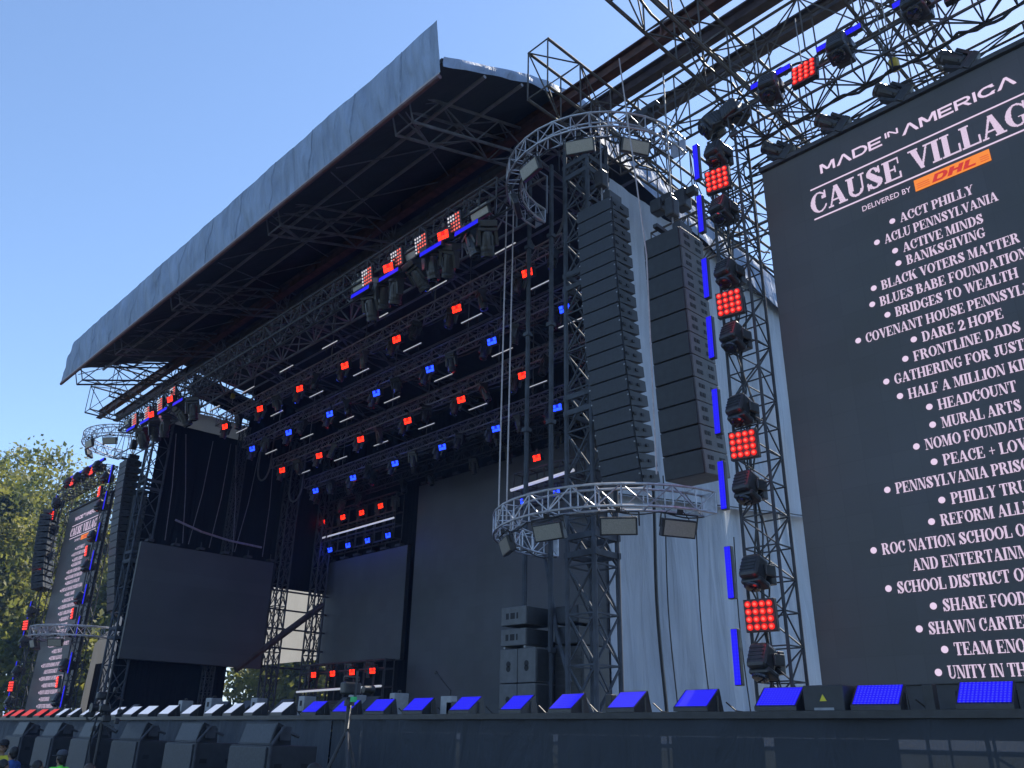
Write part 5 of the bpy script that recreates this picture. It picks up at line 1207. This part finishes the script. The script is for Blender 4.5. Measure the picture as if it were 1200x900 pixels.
mb = MB(); mb.bbox((0, 0, 2.70), (0.16, 0.34, 0.20), 0.03); mb.lathe((0, 0.26, 2.70), [(0.06, 0), (0.065, 0.14), (0.075, 0.16), (0.075, 0.2)], 12, 'Y', Matrix.Rotation(PI, 3, 'Z')); mb.tube((0, -0.15, 2.88), (0, 0.15, 2.88), 0.02, 6); mb.tube((-0.0, -0.15, 2.82), (0, -0.15, 2.88), 0.015, 5); mb.tube((0, 0.15, 2.82), (0, 0.15, 2.88), 0.015, 5)
mb.build('video_camera', M['plastic'], t, world=False)
mb = MB(); mb.tube((0.16, 0, 2.50), (0.16, 0, 2.98), 0.02, 6); mb.build('antenna_pole', M['blacktruss'], t, world=False)
mb = MB(); mb.box((0.16, -0.03, 2.52), (0.12, 0.05, 0.08)); mb.build('marker_tape', mat('green_tape', (0.05, 0.6, 0.2), 0.6), t, world=False)
t = thing('camera_pedestal', 'tall dark camera mast crowded with gear in front of the far left deck', 'camera mast', (-24.4, 8.6, 0))
mb = MB(); mb.tube((0, 0, 0), (0, 0, 2.3), 0.045, 8); mb.tube((0.02, 0, 2.2), (-0.05, 0, 3.9), 0.03, 6)
for a in (30, 150, 270): mb.tube((0, 0, 0.5), (0.7*math.cos(R_(a)), 0.7*math.sin(R_(a)), 0), 0.04, 6)
mb.tube((0, 0, 2.15), (0.85, 0.1, 1.95), 0.03, 5); mb.build('mast', M['black'], t, world=False)
mb = MB(); mb.bbox((0, 0, 2.50), (0.24, 0.28, 0.2), 0.04); mb.bbox((-0.16, -0.1, 2.80), (0.2, 0.25, 0.2), 0.05); mb.lathe((0.1, -0.22, 2.50), [(0.09, 0), (0.10, 0.14), (0.12, 0.18)], 12, 'Y'); mb.bbox((0.22, 0, 2.24), (0.16, 0.2, 0.16), 0.03); mb.tube((-0.4, 0, 2.3), (0.5, 0, 2.95), 0.022, 6); mb.build('camera_head', M['black'], t, world=False)
mb = MB()
rr = random.Random(5)
for k in range(22):
    a = Vector((rr.uniform(-.4, .4), rr.uniform(-.3, .3), rr.uniform(2.0, 3.2))); mb.tube(a, a+Vector((rr.uniform(-.3, .3), rr.uniform(-.2, .2), rr.uniform(-.3, .3))), 0.018, 5)
    if k % 4 == 0: mb.bbox(a, (0.12, 0.10, 0.14), 0.02)
mb.build('accessory_arms', M['black'], t, world=False)
mb = MB(); mb.path([(0.1, -0.2, 2.3), (0.3, -0.3, 2.0), (0.1, -0.25, 1.7), (0.2, -0.2, 1.2)], 0.025, 5); mb.build('cable', M['cable'], t, world=False)
# clutter seen through the mesh under the deck
mt = mat('pale_plank', (0.45, 0.40, 0.34), 0.7)
for i, (x, y) in enumerate(((-6.2, 13.4), (-8.9, 13.6), (-3.9, 13.3), (-13.1, 14.2), (-16.4, 14.5))):
    mb = MB()
    for k in range(5): mb.box((x, y+0.12*k, 0.75+0.14*k), (1.5, 0.10, 0.06))
    for s in (-1, 1): mb.box((x+s*0.6, y+0.3, 0.4), (0.06, 0.5, 0.78))
    mb.at('plank_steps', mt, 'pale stacked planks under the deck behind the mesh, %s from the right' % ['second', 'third', 'first', 'fourth', 'fifth'][i], 'planks', 'plank steps under the deck')

# ---------------------------------------------------------------- trees
def leaf_mat(name, a, b_, tr):
    m, t, b = nodes(name)
    b.inputs['Roughness'].default_value = 0.6
    oi = t.nodes.new('ShaderNodeTexCoord'); n = t.nodes.new('ShaderNodeTexNoise'); n.inputs['Scale'].default_value = 0.45; n.inputs['Detail'].default_value = 3
    t.links.new(oi.outputs['Object'], n.inputs['Vector'])
    r = t.nodes.new('ShaderNodeValToRGB'); r.color_ramp.elements[0].position = 0.35; r.color_ramp.elements[1].position = 0.65
    r.color_ramp.elements[0].color = a + (1,); r.color_ramp.elements[1].color = b_ + (1,)
    t.links.new(n.outputs[0], r.inputs[0]); t.links.new(r.outputs[0], b.inputs['Base Color'])
    ts = t.nodes.new('ShaderNodeBsdfTranslucent'); t.links.new(r.outputs[0], ts.inputs[0])
    mxs = t.nodes.new('ShaderNodeMixShader'); mxs.inputs[0].default_value = tr
    t.links.new(b.outputs[0], mxs.inputs[1]); t.links.new(ts.outputs[0], mxs.inputs[2]); t.links.new(mxs.outputs[0], t.nodes['Material Output'].inputs[0])
    return m
M['leaf'] = leaf_mat('plane_tree_leaves', (0.08, 0.105, 0.024), (0.24, 0.23, 0.045), 0.58)
M['bark'] = mat('mottled_bark', (0.13, 0.11, 0.085), 0.85, 0, 0.4, 3, 0.4)
def make_tree(x, y, h, rad, label, seed, leaves=11000, ls=0.36):
    rr = random.Random(seed); t = thing('broadleaf_tree', label, 'tree', (x, y, 0), 0, 'trees beyond the left end of the stage')
    tr = MB(); tips = []
    def limb(p, d, L, r, depth):
        n = 4; q = p
        for i in range(n):
            d2 = (d + Vector((rr.uniform(-.16, .16), rr.uniform(-.16, .16), rr.uniform(-.02, .14)))).normalized()
            e = q + d2*(L/n); tr.tube(q, e, r*(1-i*0.14), 7 if depth < 2 else 5, r*(1-(i+1)*0.14), cap=False); q = e; d = d2
            if depth >= 1: tips.append((q, depth))
        if depth < 3:
            for k in range(4 if depth == 0 else 3):
                a = rr.uniform(0, 2*PI); sp = rr.uniform(0.5, 1.0)
                nd = (d*0.7 + Vector((math.cos(a)*sp, math.sin(a)*sp, rr.uniform(0.0, 0.6)))).normalized()
                limb(q, nd, L*rr.uniform(0.55, 0.75), r*0.45, depth+1)
    limb(Vector((0, 0, 0)), Vector((rr.uniform(-.05, .05), rr.uniform(-.05, .05), 1)), h*0.34, h*0.024, 0)
    tr.build('trunk', M['bark'], t, True, world=False)
    # clumps: around limb tips, inside an uneven crown
    cl = []
    for k in range(150):
        u = rr.uniform(-1, 1); a = rr.uniform(0, 2*PI); rho = rr.uniform(0.35, 1.0)**0.6
        q = Vector((math.cos(a)*math.sqrt(1-u*u)*rad*rho, math.sin(a)*math.sqrt(1-u*u)*rad*rho, h*0.56 + u*h*0.43*rho))
        q *= 1 + 0.16*noise.noise(q*0.3 + Vector((seed, 0, 0)))
        cl.append((q, rr.uniform(0.14, 0.30)*rad))
    for q, d in tips:
        if d >= 2: cl.append((q, 0.13*rad))
    cr = MB(); per = max(20, leaves//len(cl))
    for q, r in cl:
        for k in range(per):
            v = Vector((rr.gauss(0, 1), rr.gauss(0, 1), rr.gauss(0, 0.75))); v = v*min(r*0.62, r*1.25/max(0.01, v.length))
            p = q + v
            if p.z < h*0.10: continue
            s = ls*rr.uniform(0.6, 1.5); n = Vector((rr.gauss(0, 1), rr.gauss(0, 1), rr.gauss(0.5, 1))).normalized()
            a = n.orthogonal().normalized(); b = n.cross(a); th = rr.uniform(0, 2*PI); a, b = a*math.cos(th)+b*math.sin(th), b*math.cos(th)-a*math.sin(th)
            cr.poly([p-a*s*0.5, p-a*s*0.1+b*s*0.32, p+a*s*0.5+n*s*0.1, p-a*s*0.1-b*s*0.32])
    cr.build('crown', M['leaf'], t, world=False)
    return t
for i, (x, y, h, rad, lab) in enumerate([(-91, 18, 26.5, 8.5, 'tall sunlit plane tree at the left edge behind the far left screen'),
                                         (-97, 24.5, 29.5, 8.0, 'tall plane tree just right of the left edge tree, rising above the far left screen'),
                                         (-112, 22, 32, 8.0, 'farther broad tree filling the left edge low down'),
                                         (-80, 29.5, 17.5, 6.0, 'yellow green tree glowing between the far left screen and the white tarpaulin'),
                                         (-78, 23, 12, 5.0, 'low bushy tree behind the far left light column'),
                                         (-80, 50, 15, 9, 'distant tree showing low in the gap under the bright tarpaulin'),
                                         (-96, 54, 17, 10, 'more distant tree low in the gap, left of the other one'),
                                         (-74, 47, 13, 8, 'distant tree behind the stage seen under the deck scaffold')]):
    make_tree(x, y, h, rad, lab, 11+i, 44000 if i < 4 else 16000, 0.46 if i < 4 else 0.6)

# ---------------------------------------------------------------- people in the pit, heads and shoulders in view
def capsule_sdf_mesh(segs, voxel, name, smooth=2):
    """tapered limbs and ellipsoids fused into one continuous skin by voxel remesh"""
    bm = bmesh.new()
    for s in segs:
        a, b, ra, rb = Vector(s[0]), Vector(s[1]), s[2], s[3]
        n = max(2, int((b-a).length/ (0.45*min(ra, rb)))+1)
        for i in range(n+1):
            f = i/n; c = a.lerp(b, f); r = ra+(rb-ra)*f
            sc = s[4] if len(s) > 4 else (1, 1, 1)
            bmesh.ops.create_icosphere(bm, subdivisions=2, radius=r, matrix=Matrix.Translation(c) @ Matrix.Diagonal((sc[0], sc[1], sc[2], 1)))
    me = bpy.data.meshes.new(name); bm.to_mesh(me); bm.free()
    o = bpy.data.objects.new(name, me); C.objects.link(o)
    md = o.modifiers.new('fuse', 'REMESH'); md.mode = 'VOXEL'; md.voxel_size = voxel
    sm = o.modifiers.new('smooth', 'SMOOTH'); sm.iterations = smooth; sm.factor = 0.5
    dg = bpy.context.evaluated_depsgraph_get(); m2 = bpy.data.meshes.new_from_object(o.evaluated_get(dg))
    bpy.data.objects.remove(o); bpy.data.meshes.remove(me)
    for p in m2.polygons: p.use_smooth = True
    m2.name = name
    return m2
skin = []
skin += [((0, 0, 0.95), (0, 0, 1.20), 0.135, 0.125, (1.15, .8, 1)), ((0, 0, 1.20), (0, 0, 1.40), 0.13, 0.12, (1.3, .8, 1)), ((-0.17, 0, 1.42), (0.17, 0, 1.42), 0.065, 0.065), ((0, 0.005, 1.42), (0, -0.005, 1.54), 0.06, 0.055)]
skin += [((0, -0.012, 1.635), (0, -0.004, 1.68), 0.078, 0.085, (.92, 1.12, 1.1)), ((0, -0.055, 1.585), (0, -0.06, 1.60), 0.045, 0.05, (1.05, .9, .8)), ((0, -0.105, 1.635), (0, -0.098, 1.66), 0.014, 0.010), ((-0.02, -0.098, 1.592), (0.02, -0.098, 1.592), 0.010, 0.010)]
for s in (-1, 1):
    skin += [((s*0.080, 0.0, 1.635), (s*0.083, 0.008, 1.662), 0.016, 0.018), ((s*0.030, -0.082, 1.655), (s*0.034, -0.082, 1.655), 0.015, 0.015),
             ((s*0.19, 0, 1.41), (s*0.245, 0.02, 1.13), 0.056, 0.043), ((s*0.245, 0.02, 1.13), (s*0.25, -0.06, 0.88), 0.042, 0.029), ((s*0.25, -0.065, 0.86), (s*0.25, -0.085, 0.78), 0.036, 0.034, (.6, 1, 1)),
             ((s*0.245, -0.035, 0.83), (s*0.225, -0.11, 0.77), 0.014, 0.011),
             ((s*0.095, 0, 0.93), (s*0.10, -0.01, 0.50), 0.095, 0.060), ((s*0.10, -0.01, 0.50), (s*0.105, 0.02, 0.09), 0.060, 0.040), ((s*0.105, 0.02, 0.05), (s*0.115, -0.14, 0.035), 0.045, 0.034)]
    for k in range(4): skin.append(((s*0.25, -0.115+0.022*k, 0.775), (s*0.246, -0.125+0.024*k, 0.70+0.012*abs(k-1.5)), 0.011, 0.008))
body_me = capsule_sdf_mesh(skin, 0.0085, 'person_body', 3)
shirt = [((0, 0, 0.93), (0, 0, 1.20), 0.155, 0.145, (1.15, .82, 1)), ((0, 0, 1.20), (0, 0, 1.38), 0.148, 0.135, (1.3, .82, 1)), ((-0.17, 0, 1.42), (0.17, 0, 1.42), 0.08, 0.08), ((0, 0.01, 1.44), (0, 0.01, 1.475), 0.075, 0.068)]
for s in (-1, 1): shirt += [((s*0.19, 0, 1.41), (s*0.245, 0.02, 1.13), 0.074, 0.062), ((s*0.245, 0.02, 1.13), (s*0.25, -0.04, 0.93), 0.058, 0.048)]
shirt_me = capsule_sdf_mesh(shirt, 0.014, 'jacket', 3)
trous = [((-0.06, 0, 0.95), (0.06, 0, 0.95), 0.125, 0.125, (1, .9, 1))]
for s in (-1, 1): trous += [((s*0.095, 0, 0.92), (s*0.10, -0.01, 0.50), 0.112, 0.080), ((s*0.10, -0.01, 0.50), (s*0.105, 0.02, 0.10), 0.080, 0.070)]
trous_me = capsule_sdf_mesh(trous, 0.014, 'trousers', 3)
hair_me = capsule_sdf_mesh([((0, 0.012, 1.685), (0, 0.02, 1.705), 0.094, 0.088, (.95, 1.12, 1.0)), ((0, 0.05, 1.60), (0, 0.04, 1.68), 0.070, 0.085, (1.1, .8, 1)), ((-0.06, 0.02, 1.65), (0.06, 0.02, 1.65), 0.045, 0.045)], 0.009, 'hair', 2)
shoe_me = capsule_sdf_mesh([((s*0.105, 0.03, 0.05), (s*0.118, -0.15, 0.04), 0.056, 0.046, (1, 1, .9)) for s in (-1, 1)], 0.012, 'shoes', 2)
def person(x, y, h, face, label, top, cap=None, hair=(0.012, 0.01, 0.009), stripe=None, skincol=(0.28, 0.16, 0.10), lean=0.0):
    """face: heading of the face in degrees, 0 looks towards -Y"""
    t = thing('person', label, 'person', (x, y, 0), R_(face), 'people in the pit at the lower left')
    def add(n, me, m, parent=t):
        d = me.copy(); d.materials.clear(); d.materials.append(m); o = bpy.data.objects.new(n, d); C.objects.link(o); o.parent = parent; return o
    k = h/1.78
    add('body', body_me, mat('skin', skincol, 0.5, 0, 0.08, 20)); j = add('jacket', shirt_me, top)
    add('trousers', trous_me, mat('dark_trousers', (0.02, 0.022, 0.03), 0.8)); add('shoes', shoe_me, mat('dark_shoes', (0.015, 0.015, 0.016), 0.6)); add('hair', hair_me, mat('dark_hair', hair, 0.5, 0, 0.3, 60))
    mb = MB()
    for s in (-1, 1): mb.lathe((s*0.032, -0.094, 1.655), [(0.009, 0), (0.009, 0.004), (0.004, 0.006)], 8, 'Y')
    mb.build('eyes', M['lens'], t, world=False)
    if cap is not None:
        mb = MB(); mb.lathe((0, 0.01, 1.700), [(0.104, 0.0), (0.106, 0.03), (0.098, 0.07), (0.070, 0.105), (0.02, 0.118)], 18)
        mb.hexa([(-0.075, -0.20, 1.692), (0.075, -0.20, 1.692), (0.098, -0.06, 1.700), (-0.098, -0.06, 1.700), (-0.07, -0.20, 1.700), (0.07, -0.20, 1.700), (0.098, -0.06, 1.714), (-0.098, -0.06, 1.714)])
        mb.build('cap', cap, t, True, world=False)
    if stripe is not None:
        mb = MB()
        for s in (-1, 1): mb.path([(s*0.262, -0.02, 1.44), (s*0.30, 0.0, 1.30), (s*0.318, 0.02, 1.14)], 0.012, 5)
        mb.build('sleeve_stripe', stripe, j, world=False)
    t.scale = (k, k, k)
    return t
def pw(px, py, Y, top):
    q = U(px, py, Y=Y); return q.x, Y, q.z
hi = mat('yellow_vest_cloth', (0.60, 0.52, 0.04), 0.8); bl = mat('blue_jacket_cloth', (0.03, 0.09, 0.30), 0.7); ng = mat('neon_green_shirt', (0.16, 0.95, 0.06), 0.8)
dk = mat('dark_shirt', (0.02, 0.02, 0.025), 0.8); bc = mat('black_cap', (0.012, 0.012, 0.014), 0.7); gc = mat('dark_grey_cap', (0.05, 0.055, 0.07), 0.7); ws = mat('white_stripe', (0.7, 0.7, 0.72), 0.6)
for (px, py, Y, face, lab, top, cap, st) in [
    (6, 866, 5.6, 60, 'person in a yellow vest and black cap at the lower left corner, head turned right', hi, bc, None),
    (17, 874, 5.4, -60, 'person with dark hair in a blue jacket with pale sleeve stripes, lower left', bl, None, ws),
    (74, 878, 5.6, -70, 'person in a neon green shirt and dark cap with the brim to the left', ng, gc, None),
    (46, 890, 5.0, 180, 'dark haired head showing between the blue jacket and the neon green shirt', dk, None, None),
    (6, 889, 4.6, 180, 'dark haired head at the very bottom left corner below the yellow vest', dk, None, None),
    (107, 894, 5.4, 170, 'brown haired head just showing right of the neon green shirt', dk, None, None),
    (371, 893, 5.6, 175, 'dark head just showing at the bottom edge left of the tripod', dk, None, None)]:
    q = U(px, py, Y=Y); topz = q.z
    person(q.x, Y, max(1.36, min(1.92, topz*1.78/(1.82 if cap else 1.795))), face, lab, top, cap, (0.05, 0.03, 0.02) if 'brown' in lab else (0.012, 0.01, 0.009), st)

# ---------------------------------------------------------------- bluish haze volume added to lift the blacks
hz = MB(); hz.hexa([(-2600, -2600, -1), (2600, -2600, -1), (2600, 2600, -1), (-2600, 2600, -1), (-2600, -2600, 42), (2600, -2600, 42), (2600, 2600, 42), (-2600, 2600, 42)])
hm_ = bpy.data.materials.new('black_lift_haze'); hm_.use_nodes = True; ht = hm_.node_tree
for n_ in list(ht.nodes):
    if n_.type == 'BSDF_PRINCIPLED': ht.nodes.remove(n_)
pv = ht.nodes.new('ShaderNodeVolumePrincipled'); pv.inputs['Color'].default_value = (0.30, 0.52, 1.0, 1); pv.inputs['Density'].default_value = 0.0006; pv.inputs['Anisotropy'].default_value = 0.0
ht.links.new(pv.outputs[0], ht.nodes['Material Output'].inputs['Volume'])
ho = hz.build('haze', hm_); tag(ho, 'thin bluish haze added over the whole site to lift the blacks', 'haze', None, 'stuff')
SC.cycles.volume_bounces = 0
